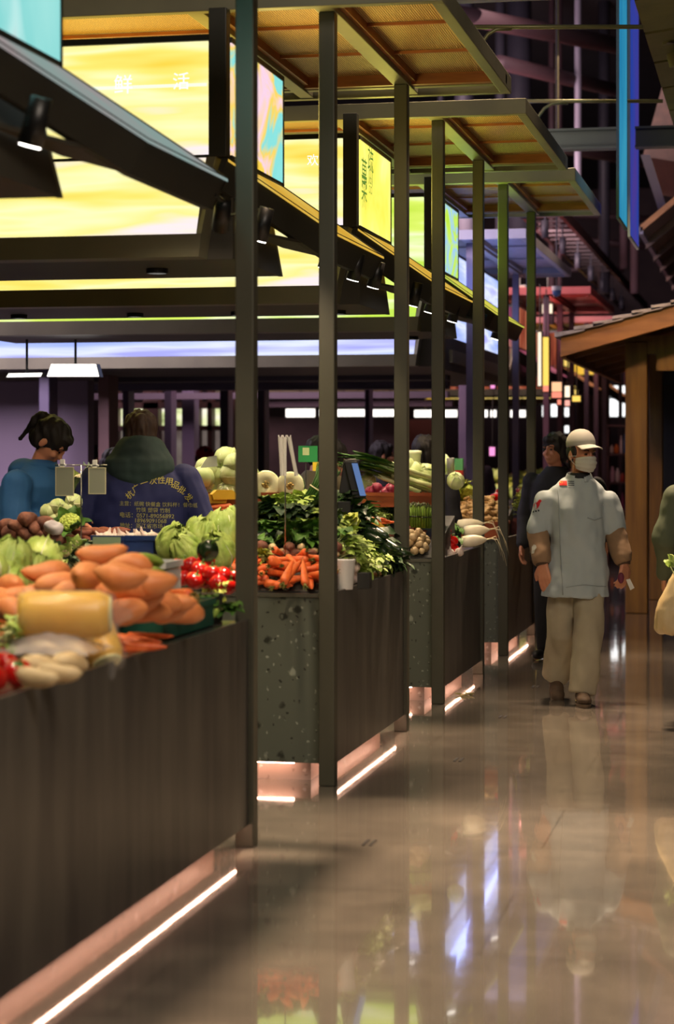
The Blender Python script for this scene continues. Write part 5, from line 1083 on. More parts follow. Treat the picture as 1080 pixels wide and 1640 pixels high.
# aisle end of the third stall: radishes, red peppers, greens
board(-2.95, -2.25, 14.06, 14.72, 1.0, 1.0, 'dark board along the aisle side of the radish stall')
zd = lambda x, y: .93 + min(.2, (-2.05 - x) * .45)
heap(K('dark_greens', 3) + K('bok_choy', 3), -2.75, -2.2, 13.75, 14.6, 0, 0, .15, .14, 'leafy bunch beside the white radishes', 'leafy bunches beside the radishes', 2, .05, zprof=zd, yaw=(-1.2, .5), sc=(.75, .95), tilt=.4)
for i, (u, v, d, lb_) in enumerate(((752, 840, 14.7, 'uppermost white radish at the corner by the fifth post'), (762, 850, 14.55, 'middle white radish with long roots over the corner'), (758, 866, 14.4, 'lowest white radish on the counter corner'))):
    put('white_radish__%d' % (i % 2), P(u, v, d), (0, .08, math.pi + TH + .1 * i), (.62, 1.1, 1.1), lb_)
for i, (u, v) in enumerate(((716, 850), (718, 862), (722, 874), (728, 880), (716, 872), (726, 866))):
    put('red_pepper', P(u, v, 14.0), (.9, .4, i), .72, 'shiny red pepper beside the fourth post', 'red peppers beside the fourth post')
for i, (u, v) in enumerate(((722, 886), (736, 884), (728, 894))):
    put('garlic_bulb', P(u, v, 13.85), (.5, 0, i), 1.0, 'white bulb at the counter edge below the red peppers', 'white bulbs below the peppers')

# --- fourth stall ---
board(-6.1, -2.1, 16.28, 17.2, .895, 1.1, 'dark sloping board of the ginger stall')
a = P(700, 860, 16.5)
crate(-2.75, -2.06, 16.27, 16.62, .893, .12, m_crate_o, 'orange crate of ginger behind the radishes')
heap(K('ginger_root', 3), -2.7, -2.1, 16.3, 17.0, 0, 0, .085, .075, 'knobby pale ginger root in the heap behind the radishes', 'ginger roots behind the radishes', 3, .04, zprof=lambda x, y: .98 + (y - 16.3) * .22, sc=(.85, 1.1), tilt=.4)
heap(K('yellow_lettuce', 3), -2.75, -2.3, 16.75, 17.15, 0, 0, .13, .12, 'yellow green lettuce piled above the ginger', 'yellow lettuces above the ginger', 2, .07, zprof=lambda x, y: 1.16, sc=(.85, 1.05), tilt=.5)
heap(['red_onion', 'tomato'], -2.28, -2.1, 16.9, 17.2, 0, 0, .075, .075, 'reddish onion or tomato above the ginger, right of the fifth post', 'red vegetables above the ginger', 3, .05, zprof=lambda x, y: 1.14)
for i, (u, v) in enumerate(((720, 758), (731, 772), (712, 745))):
    put('napa_cabbage__%d' % (i % 2), P(u, v, 17.3), (0, .3, i), .8, 'whitish cabbage above the yellow lettuces', 'whitish cabbages above the lettuces')
q = P(735, 764, 17.1); pk_ = thing('drink_pack', 'green and red packet standing above the yellow lettuces', 'packet', q)
MB().box(q.x - .033, q.x + .033, q.y, q.y + .05, q.z, q.z + .055).build('lower_band', M('packet_red', '#b83a30', rough=.4), pk_); MB().box(q.x - .033, q.x + .033, q.y, q.y + .05, q.z + .055, q.z + .15).build('upper_band', M('packet_green', '#5aa06a', rough=.4), pk_)
q = P(722, 764, 17.2); tag(MB().lathe([(.025, 0), (.032, .15), (.034, .155), (.01, .156)], 16).xf(Matrix.Translation(q)).build('paper_cup', white_m, smooth=True), 'tall white cup left of the green and red packet', 'cup')
board(-2.95, -2.25, 17.24, 17.95, .98, .98, 'dark board along the aisle side beside the chef')
crate(-2.6, -2.05, 17.1, 17.9, .893, .1, M('wine_crate', '#6a2c2c', '#582424', 3, .5), 'wine red crate of celery beside the sixth post')
for i, (u, v, yw) in enumerate(((828, 812, .4), (834, 806, .3), (826, 822, .5), (836, 818, .2), (830, 800, .5))):
    put('celery__%d' % (i % 3), P(u, v, 17.3), (0, -.2, yw + 2.8), .7, 'green celery bunch in the wine red crate', 'celery in the wine red crate')
for i, (u, v) in enumerate(((840, 790), (848, 797), (832, 786), (846, 812), (852, 824), (840, 826))):
    put(('white_cabbage__0', 'napa_cabbage__1', 'red_onion')[i % 3], P(u, v, 17.6), (i, .2, i), .7, 'pinkish pale vegetable behind the celery', 'pale vegetables behind the celery')

# far stalls: a few heads each, out of focus
for (y0, n_) in ((20.9, 'blue-lit'), (27.9, 'pink-lit'), (33.9, 'orange-lit')):
    board(-5.5, -3.1, y0 + .05, y0 + .9, .9, 1.1, 'dark board of the %s stall' % n_)
    heap(['white_cabbage__0', 'yellow_lettuce__0', 'tomato', 'lettuce_head__0', 'red_onion'], -4.6, -3.05, y0 + .05, y0 + .85, 0, 0, .19, .19, 'blurred vegetable on the %s stall' % n_, 'vegetables on the %s stall' % n_, 2, .09, zprof=lambda x, y: .97 + (y - y0) * .2, sc=(.9, 1.2))

# --- stall equipment ---
# weighing scale with two screens
q = P(562, 830, 11.3); sc_ = thing('weighing_scale', 'black pole-mounted stall scale with a blue screen', 'scale', (q.x, q.y, .99))
MB().cyl((q.x, q.y, 1.02), (q.x, q.y, 1.28), .016, n=12).build('pole', black_m, sc_, True)
def tilt_box(u0, u1, vb, vt, d, lean, name, mat, dz=.0):
    a = P(u0, vb, d); b = P(u1, vb, d); a2 = P(u0 - lean, vt, d); b2 = P(u1 - lean, vt, d); dp = Vector((-ST, CT, 0)) * .03
    return MB().hexa([a, b, b + dp, a + dp, a2, b2, b2 + dp, a2 + dp])
tilt_box(543, 569, 790, 736, 11.25, -8, 'head', black_m).build('rear_display', black_m, sc_, bevel=.004)
tilt_box(565, 587, 797, 739, 11.22, 14, 'head', black_m).build('front_display', black_m, sc_, bevel=.004)
sx = tilt_box(577, 586.5, 794, 742, 11.19, 13.5, 's', None); sx.build('screen', E('blue_screen_glow', '#6c8ac0', .75), sc_)
tilt_box(541, 562, 822, 803, 11.2, 0, 'b', black_m).build('control_box', black_m, sc_, bevel=.003)
MB().tube([P(541, 762, 11.2), P(553, 737, 11.2), P(570, 735, 11.2)], .003, 6).build('trim_bar', steel_m, sc_)
# price card stand on the left
def card_stand(u, vb, vt, d, label, cards, bar=None):
    q = P(u, vb, d); r = P(u, vt, d); t = thing('price_card_stand', label, 'card stand', q)
    MB().cyl(q, r, .0035, n=8).build('rod', steel_m, t, True); MB().cyl(q, q + Vector((0, 0, .008)), .03, n=16).build('foot', steel_m, t)
    if bar: MB().cyl(P(bar[0], vt + 1, d), P(bar[1], vt + 1, d), .003, n=8).build('crossbar', steel_m, t, True)
    for (a0, a1, v0, v1) in cards:
        a = P(a0, v1, d - .01); b = P(a1, v0, d - .01); c = MB().box(a.x, b.x, a.y, a.y + .003, a.z, b.z).build('price_card', M('card_grey', '#8c9080', rough=.6), t)
        f = MB(); w_ = .004
        f.box(a.x - w_, b.x + w_, a.y - .001, a.y + .004, b.z, b.z + w_).box(a.x - w_, b.x + w_, a.y - .001, a.y + .004, a.z - w_, a.z).box(a.x - w_, a.x, a.y - .001, a.y + .004, a.z, b.z).box(b.x, b.x + w_, a.y - .001, a.y + .004, a.z, b.z)
        f.build('card_frame', M('cream_frame', '#c8c4a0', rough=.5), t)
        m_ = P((a0 + a1) / 2 - 5, v0 - 4, d - .012)
        MB().box(m_.x - .012, m_.x + .012, m_.y, m_.y + .01, m_.z - .02, m_.z + .03).box(m_.x - .02, m_.x + .02, m_.y, m_.y + .01, m_.z - .004, m_.z + .006).build('clip', white_m, t, bevel=.002)
    return t
card_stand(130, 866, 744, 10.7, 'metal stand with two grey price cards beside the blue jacket', ((90, 119, 749, 793), (143, 170, 750, 790)), (88, 172))
t = card_stand(457, 898, 700, 10.25, 'thin rod with three clear hanging clips over the carrots', ())
for (a0, v0, a1, v1) in ((449, 700, 452, 762), (456, 700, 456, 762), (463, 700, 475, 762)):
    MB().tube([P(a0, v0, 10.2), P((a0 + a1) / 2, (v0 + v1) / 2, 10.2), P(a1, v1, 10.2)], [.011, .009, .010], 4).build('clear_clip', M('clear_clip_plastic', '#dcdcd4', rough=.2, alpha=.6), t)
    MB().tube([P(a0 - 3, v0 - 3, 10.2), P(a0, v0 + 4, 10.2), P(a0 + 3, v0 - 3, 10.2)], .003, 6).build('clip_hook', white_m, t)
q = P(490, 737, 14.4); t = thing('payment_card', 'green payment card with a pale square, behind the chives', 'card', q)
a = P(478, 740, 14.4); b = P(510, 714, 14.4)
MB().box(a.x, b.x, a.y, a.y + .006, a.z, b.z).build('card_face', M('card_green', '#2a8a4a', rough=.5), t)
a2 = P(492, 729, 14.39); b2 = P(503, 717, 14.39); MB().box(a2.x - .03, b2.x - .03, a2.y - .003, a2.y, a2.z, b2.z).build('pale_square', M('card_pale', '#b8c890', rough=.5), t)
MB().box(a.x + .1, a.x + .17, a.y - .002, a.y + .01, a.z - .06, a.z).build('yellow_tab', M('card_yellow', '#e0c030', rough=.5), t)
MB().cyl((a.x + .05, a.y + .01, 1.1), (a.x + .05, a.y + .01, a.z), .004, n=8).build('stem', steel_m, t)
# ---------------- people ----------------
skin_m = M('skin', '#c48868', '#b87a5c', 6, .5, sub=.1); hair_m = M('black_hair', '#120d0b', '#1e1511', 60, .65, stretch=(6, 6, .5)); hairb_m = M('brown_hair', '#2a1810', '#3a2216', 60, .65, stretch=(6, 6, .5))
eye_m = M('dark_eye', '#140e0c', rough=.3)
coat_m = M('white_coat_cloth', '#a6b1b4', '#9eaaad', 3, .8); pants_m = M('beige_trouser_cloth', '#a59c84', '#978e78', 5, .85); sleeve_m = M('tan_oversleeve', '#8e7256', '#80664c', 5, .8)
cap_m = M('white_cap_cloth', '#a9a79e', '#a19f96', 5, .8); maskm = M('mask_cloth', '#c2c2b6', '#b8b8ac', 8, .8); shoe_m = M('brown_suede', '#4e3c2a', '#3e2f20', 20, .8); sole_m = M('shoe_sole', '#5c4c3a', rough=.7)

def hand(mb, wrist, dirn, normal, thumb, s=1.0, curl=.35):
    """palm, four unequal bent fingers and a thumb leaving the side of the palm"""
    w_ = Vector(wrist); d = Vector(dirn).normalized(); n = Vector(normal); n = (n - d * n.dot(d)).normalized(); sd = d.cross(n) * thumb
    for k, (o, L) in enumerate(((.030, .072), (.010, .080), (-.010, .074), (-.029, .058))):
        k0 = w_ + sd * o * .55 * s; k1 = w_ + (d * .085 + sd * o) * s
        mb.cap(k0, k1, .015 * s, .0125 * s)
        p = k1; dd = d.copy(); r = .0098 * s
        for j, fr in enumerate((.45, .32, .23)):
            c = curl * (1 + .2 * k) * (.7 + .3 * j); dd = (dd * math.cos(c) + n * math.sin(c)).normalized(); q = p + dd * L * fr * s; mb.cap(p, q, r, r * .9); p = q; r *= .9
    t0 = w_ + (d * .022 + sd * .028) * s; t1 = t0 + (d * .030 + sd * .026 + n * .010) * s; t2 = t1 + (d * .032 + sd * .006 + n * .016) * s; mb.cap(t0, t1, .014 * s, .0115 * s); mb.cap(t1, t2, .0115 * s, .009 * s)
def head_shapes(mb, H):
    """head in its own frame (face towards -Y, centre of the skull at 0) moved by H"""
    R = H.to_3x3()
    def e(c, r): mb.ball(H @ Vector(c), r, 20, 14, R)
    e((0, .012, .03), (.076, .094, .088)); e((0, -.018, -.035), (.062, .072, .075)); e((0, -.045, -.082), (.034, .036, .028))
    e((0, -.094, -.025), (.011, .018, .018)); e((0, -.088, .0), (.008, .012, .028))
    for s in (-1, 1):
        e((s * .078, .012, -.015), (.010, .02, .032)); e((s * .032, -.07, -.03), (.022, .018, .02)); e((s * .03, -.076, .022), (.024, .012, .009))
    e((0, -.084, -.058), (.022, .011, .006)); e((0, -.082, -.068), (.018, .010, .006))
def face_bits(H, root, brow=True):
    for s in (-1, 1):
        m = MB(); m.ball(H @ Vector((s * .031, -.083, .002)), (.013, .006, .005), 12, 8, H.to_3x3()); m.build('eye', eye_m, root, True, True)
        if brow: MB().tube([H @ Vector((s * .015, -.09, .022)), H @ Vector((s * .032, -.09, .028)), H @ Vector((s * .05, -.078, .022))], [.003, .0035, .002], 6).build('eyebrow', hair_m, root, True, True)
def hair_shell(H, root, mat, length=.06, fringe=.02, vol=1.06, tail=None, name='hair'):
    mb = MB(); R = H.to_3x3()
    mb.ball(H @ Vector((0, .022, .038)), (.086 * vol, .098 * vol, .092 * vol), 24, 16, R)
    mb.ball(H @ Vector((0, .05, -.01)), (.08 * vol, .068 * vol, .06 + length * .6), 20, 14, R)
    for s in (-1, 1): mb.ball(H @ Vector((s * .066, .0 + .015, -.0)), (.02, .045, .035 + length * .5), 14, 10, R)
    mb.ball(H @ Vector((0, -.05, .075 + fringe)), (.062, .045, .03), 16, 10, R)
    if tail: mb.tube([H @ Vector(p) for p in tail[0]], tail[1], 10)
    me = remesh(mb, .008, 2, name, mat, push=folds(.014, (30, 30, 6), 5)); child(name, me, root)
def folds(amp, f=(9, 9, 3), seed=0):
    def g(co, n): return co + n * (amp * noise.noise(Vector((co.x * f[0] + seed, co.y * f[1], co.z * f[2]))) + amp * .5 * noise.noise(Vector((co.x * f[0] * 2.3 + seed, co.y * f[1] * 2.3, co.z * f[2] * 2.6))))
    return g
def person_root(name, u, d, label, yaw=0, group=None):
    p = P(u, 0, d); return thing(name, label, 'person', (p.x, p.y, 0), TH + yaw, group)

# --- the chef ---
ch = person_root('person', 925, 13.2, 'person in white chef coat, white cap and face mask walking down the aisle')
Hc = Matrix.Translation((.028, -.01, 1.545)) @ Matrix.Rotation(math.radians(30), 4, 'Z') @ Matrix.Rotation(math.radians(4), 4, 'X')
mb = MB(); head_shapes(mb, Hc)
mb.cap((.012, .02, 1.34), (.022, .015, 1.47), .055, .052)
mb.loft([(0, .02, .80, .14, .10), (0, .02, .95, .13, .09), (0, .02, 1.15, .15, .10), (0, .02, 1.27, .16, .09), (0, .02, 1.34, .07, .06)], 20)
armA = [(-.19, .02, 1.255), (-.243, .03, 1.06), (-.222, -.05, .855)]; armB = [(.185, .02, 1.255), (.238, .04, 1.07), (.288, -.03, .86)]
for A_ in (armA, armB):
    mb.cap((A_[0][0] * .4, .02, 1.27), A_[0], .06, .05); mb.cap(A_[0], A_[1], .046, .038); mb.cap(A_[1], A_[2], .038, .027)
hand(mb, (-.220, -.058, .86), (.12, -.12, -1), (.45, .9, -.1), -1, 1.08, .25)
hand(mb, (.290, -.036, .86), (-.12, -.15, -1), (-.6, .8, 0), 1, 1.05, .5)
legs = (((-.085, .02, .84), (-.095, .06, .42), (-.108, .27, .13)), ((.07, .02, .84), (.045, -.09, .45), (.012, -.16, .09)))
for a1, b1, c1 in legs: mb.cap(a1, b1, .075, .055); mb.cap(b1, Vector(b1).lerp(Vector(c1), .86), .052, .03)
for (x, y, z, p_) in ((-.108, .22, .07, .6), (.012, -.20, .05, 0)):
    mb.cap((x, y + .02, z + .01), (x, y - .05, z + .0), .02, .018)
child('body', remesh(mb, .0065, 2, 'body', skin_m), ch)
face_bits(Hc, ch)
# hair below the cap
mb = MB(); R3 = Hc.to_3x3(); mb.ball(Hc @ Vector((0, .035, .01)), (.079, .08, .075), 20, 14, R3)
for s in (-1, 1): mb.ball(Hc @ Vector((s * .068, -.005, .015)), (.014, .03, .04), 12, 8, R3)
child('hair', remesh(mb, .007, 2, 'hair', hair_m), ch)
# cap: crown + brim + button
mb = MB(); prof = [(.088, .0), (.091, .012), (.090, .034), (.083, .058), (.070, .079), (.052, .096), (.028, .107), (.002, .111)]
mb.lathe(prof, 28); mb.xf(Hc @ Matrix.Translation((0, .014, .042)) @ Matrix.Rotation(-.16, 4, 'X') @ Matrix.Diagonal((.96, 1.1, 1, 1)))
cp = mb.build('cap', cap_m, ch, True, True)
br = MB()
def brim(a, b):
    an = (a - .5) * 1.9; r = .085 + .07 * b * math.cos(an * .8); x = math.sin(an) * .088 * (1 + .12 * b)
    y = -math.cos(an) * .092 - .078 * b * math.cos(an * .8) + .008
    return Hc @ Vector((x, y, .060 - .014 * b - 2.6 * x * x))
br.sheet(brim, 14, 5); r = bmesh.ops.extrude_face_region(br.b, geom=br.b.faces[:]); bmesh.ops.translate(br.b, verts=[v for v in r['geom'] if isinstance(v, bmesh.types.BMVert)], vec=(0, 0, .004))
br.build('cap_brim', cap_m, ch, True, True)
# mask with pleats and ear loops
mk = MB()
def mask(a, t):
    an = (a - .5) * 2.35; pinch = 1 - .25 * abs(a - .5) * 2 * (1 if t > .5 else .9)
    z = -.010 - .100 * t * 1; z = -.055 + (z + .055) * (1 - .35 * (abs(a - .5) * 2) ** 2)
    bul = .012 * math.sin(math.pi * t) + .003 * math.sin(t * 19); ry = .103 + bul + (.010 if .3 < a < .7 else 0) * (1 - t) ; rx = .078 + bul * .5
    sh = 1 - .18 * max(0, t - .55)
    return Hc @ Vector((math.sin(an) * rx * sh, -math.cos(an) * ry * sh - .0 + .004, z))
mk.sheet(mask, 18, 22); r = bmesh.ops.extrude_face_region(mk.b, geom=mk.b.faces[:]); bmesh.ops.translate(mk.b, verts=[v for v in r['geom'] if isinstance(v, bmesh.types.BMVert)], vec=Hc.to_3x3() @ Vector((0, .003, 0)))
mko = mk.build('face_mask', maskm, ch, True, True)
for s in (-1, 1):
    for z0 in (-.012, -.078): MB().tube([Hc @ Vector((s * .068, -.04, z0)), Hc @ Vector((s * .082, -.012, z0 * .5 - .01)), Hc @ Vector((s * .088, .012, -.018))], .0018, 6).build('ear_loop', maskm, ch, True, True)
# dark undershirt at the neck
MB().loft([(.012, .008, 1.36, .072, .066), (.016, .004, 1.40, .068, .064), (.018, .002, 1.425, .060, .058)], 22).build('undershirt', M('black_knit', '#1a1c22', rough=.9), ch, True, True)
# coat
mb = MB()
mb.loft([(-.018, .0, .655, .216, .155), (-.014, .0, .75, .205, .15), (-.005, .005, .86, .188, .14), (0, .01, .98, .172, .13), (0, .01, 1.10, .172, .128), (0, .01, 1.20, .185, .122), (0, .015, 1.27, .195, .11), (.004, .015, 1.33, .165, .098), (.008, .012, 1.37, .125, .085), (.012, .01, 1.395, .085, .075)], 30)
for A_, sg in ((armA, -1), (armB, 1)):
    S0 = Vector(A_[0]); E0 = Vector(A_[1]); mb.cap((S0.x * .75, .015, 1.25), S0 + Vector((sg * .0, 0, -.01)), .068, .07); mb.cap(S0 + Vector((0, 0, -.01)), S0.lerp(E0, .95), .070, .070)
coat_me = remesh(mb, .009, 5, 'chef_coat', coat_m, push=folds(.016, (9, 9, 5)))
coat = child('chef_coat', coat_me, ch)
bvh = BVHTree.FromPolygons([v.co.copy() for v in coat_me.vertices], [tuple(p.vertices) for p in coat_me.polygons])
def cx(u): return (u - 925) / 257.6
def cz(v): return (1124 - v) / 257.6
def onto(bv, x, z, off=.003, y0=-2):
    h = bv.ray_cast(Vector((x, y0, z)), Vector((0, 1, 0)))
    return (h[0] + Vector((0, -off, 0))) if h[0] else None
def strip(bv, pts, r, name, mat, root):
    path = []
    for i in range(len(pts) - 1):
        for k in range(8):
            t = k / 8; q = onto(bv, pts[i][0] * (1 - t) + pts[i + 1][0] * t, pts[i][1] * (1 - t) + pts[i + 1][1] * t, r * .3)
            if q: path.append(q)
    q = onto(bv, pts[-1][0], pts[-1][1], r * .3)
    if q: path.append(q)
    if len(path) > 2: MB().tube(path, r, 6).build(name, mat, root, True, True)
def patch(bv, x0, x1, z0, z1, name, mat, root, off=.004, n=6, mesh=None):
    m = MB(); g = [[m.b.verts.new(onto(bv, x0 + (x1 - x0) * i / n, z0 + (z1 - z0) * j / n, off) or Vector((x0, 0, z0))) for j in range(n + 1)] for i in range(n + 1)]
    for i in range(n):
        for j in range(n): m.b.faces.new((g[i][j], g[i + 1][j], g[i + 1][j + 1], g[i][j + 1]))
    return m.build(name, mat, root, False, True)
seam_m = M('coat_seam', '#8e989a', rough=.9)
strip(bvh, [(cx(893), cz(776)), (cx(895), cz(860)), (cx(898), cz(950))], .004, 'placket', seam_m, coat)
strip(bvh, [(cx(903), cz(938)), (cx(930), cz(934)), (cx(968), cz(938))], .003, 'hem_fold', seam_m, coat)
strip(bvh, [(cx(938), cz(828)), (cx(950), cz(832)), (cx(963), cz(828)), (cx(965), cz(808))], .004, 'pocket_edge', seam_m, coat)
# stand collar
cl = MB()
def collar(a, t):
    an = -math.pi / 2 + .30 + a * (2 * math.pi - .75); r = .088 - .016 * t
    return Vector((.012 + math.cos(an) * r, .010 + math.sin(an) * r * .9, 1.38 + .04 * t + .014 * math.sin(an)))
cl.sheet(collar, 26, 3); r = bmesh.ops.extrude_face_region(cl.b, geom=cl.b.faces[:]); bmesh.ops.scale(cl.b, verts=[v for v in r['geom'] if isinstance(v, bmesh.types.BMVert)], vec=(1.05, 1.05, 1))
cl.build('collar', coat_m, coat, True, True)
fl = patch(bvh, cx(895.5), cx(907), cz(777), cz(769.5), 'flag_patch', M('flag_red', '#c8201c', rough=.7), coat, .006)
def star(c, r, bv, off=.009, rot=0):
    m = MB(); vs = []
    for k in range(10):
        a = math.pi / 2 + k * math.pi / 5 + rot; q = r if k % 2 == 0 else r * .4; vs.append(m.b.verts.new(onto(bv, c[0] + q * math.cos(a), c[1] + q * math.sin(a), off) or Vector((c[0], 0, c[1]))))
    m.b.faces.new(vs); return m
gold = M('flag_gold', '#f0c828', rough=.6)
fx0, fz1 = cx(895.5), cz(769.5)
for (dx, dz, r) in ((.008, -.008, .0048), (.016, -.003, .0017), (.019, -.006, .0017), (.019, -.010, .0017), (.016, -.013, .0017)): star((fx0 + dx, fz1 + dz), r, bvh).build('star', gold, coat, False, True)
ink = M('dark_thread', '#202830', rough=.8)
for k, v in enumerate((770.5, 773.5, 776.5)): patch(bvh, cx(908.5), cx(918), cz(v + .55), cz(v - .55), 'embroidered_line', ink, coat, .005, 4)
em = MB()   # red sleeve emblem
def poly_on(bv, pts, name, mat, root, off=.005):
    m = MB(); m.b.faces.new([m.b.verts.new(onto(bv, x, z, off) or Vector((x, 0, z))) for x, z in pts]); return m.build(name, mat, root, False, True)
er = M('emblem_red', '#c01c24', rough=.7)
poly_on(bvh, [(cx(u), cz(v)) for u, v in ((855, 808), (857, 805), (860, 804), (862, 801), (864, 799.5), (866, 800), (867, 802), (864.5, 805), (863.5, 809), (861, 813), (858, 815), (855, 814))], 'sleeve_emblem', er, coat)
for k in range(3): patch(bvh, cx(853 + k * 4), cx(855.4 + k * 4), cz(820.5 - k), cz(817.8 - k), 'sleeve_print', ink, coat, .004, 2)
# oversleeves with elastic cuffs
for A_, nm_ in ((armA, 0), (armB, 1)):
    S0, E0, W0 = [Vector(q) for q in A_]; m = MB()
    m.tube([S0.lerp(E0, .82), E0, E0.lerp(W0, .35), E0.lerp(W0, .8), E0.lerp(W0, .93), W0], [.064, .067, .066, .064, .056, .04], 18); m.ball(E0, .066)
    sl = child('oversleeve', remesh(m, .008, 3, 'oversleeve', sleeve_m, push=folds(.007, (10, 10, 12), 3)), ch)
    MB().tube([E0.lerp(W0, .97), E0.lerp(W0, 1.03)], [.042, .038], 16).build('cuff', M('brown_cuff', '#4a3626', rough=.9), sl, True, True)
# small pale motif on the left oversleeve
mm = sl = [o for o in ch.children if o.name.startswith('oversleeve')][0]
bs = BVHTree.FromPolygons([v.co.copy() for v in mm.data.vertices], [tuple(p.vertices) for p in mm.data.polygons])
poly_on(bs, [(cx(u), cz(v)) for u, v in ((849, 884), (851, 880), (851, 875), (854, 871), (857, 872), (858, 876), (855, 880), (854, 885), (851, 886))], 'motif', maskm, mm)
# trousers
mb = MB(); mb.loft([(0, .015, .72, .165, .11), (0, .015, .80, .16, .11), (0, .015, .92, .155, .11)], 26)
(a1, b1, c1), (a2, b2, c2) = [[Vector(q) for q in L_] for L_ in legs]
mb.tube([a1 + Vector((0, 0, -.02)), a1.lerp(b1, .5), b1, b1.lerp(c1, .5), c1 + Vector((0, -.01, -.0))], [.092, .092, .086, .084, .08], 20)
mb.tube([a2 + Vector((.01, 0, -.02)), a2.lerp(b2, .5) + Vector((.012, 0, 0)), b2 + Vector((.015, 0, 0)), b2.lerp(c2, .55) + Vector((.008, 0, 0)), c2 + Vector((0, 0, -.02))], [.094, .096, .094, .09, .088], 20)
child('trousers', remesh(mb, .009, 5, 'trousers', pants_m, push=folds(.018, (8, 8, 3), 8)), ch)
for k, (x, y, z, pt) in enumerate(((-.108, .23, .0, .5), (.012, -.19, 0, 0))):
    m = MB(); T = Matrix.Translation((x, y, .0 + .03 * (pt > 0))) @ Matrix.Rotation(pt, 4, 'X')
    m.ball((0, .03, .055), (.045, .06, .05)); m.ball((0, -.07, .042), (.047, .085, .036)); m.ball((0, -.02, .05), (.046, .08, .045)); m.xf(T)
    so_ = child('shoe', remesh(m, .008, 3, 'shoe', shoe_m), ch)
    s2 = MB().loft([(0, -.03, 0, .044, .125), (0, -.03, .022, .048, .13)], 24).xf(T); s2.build('sole', sole_m, so_, False, True)
def loc2w(o, p): return Matrix.Translation(o.location) @ o.rotation_euler.to_matrix().to_4x4() @ Vector(p)
q = loc2w(ch, (.262, -.07, .775)); tag(MB().xf(Matrix.Identity(4)).ball(q, (.02, .016, .035), 14, 10).rough(.0, 1).build('purse', M('maroon_cloth', '#5e1c34', '#74284a', 20, .6), smooth=True), 'small maroon cloth purse in the hand of the chef', 'purse')
q = loc2w(ch, (.305, -.075, .745)); cd = MB(); cd.hexa([q + Vector(v) for v in ((-.012, 0, .02), (.012, 0, .026), (.012, .004, .026), (-.012, .004, .02), (.015, -.01, -.045), (.04, -.01, -.03), (.04, -.006, -.03), (.015, -.006, -.045))])
tag(cd.build('paper_slip', white_m), 'white paper slip held by the chef under the purse', 'paper')

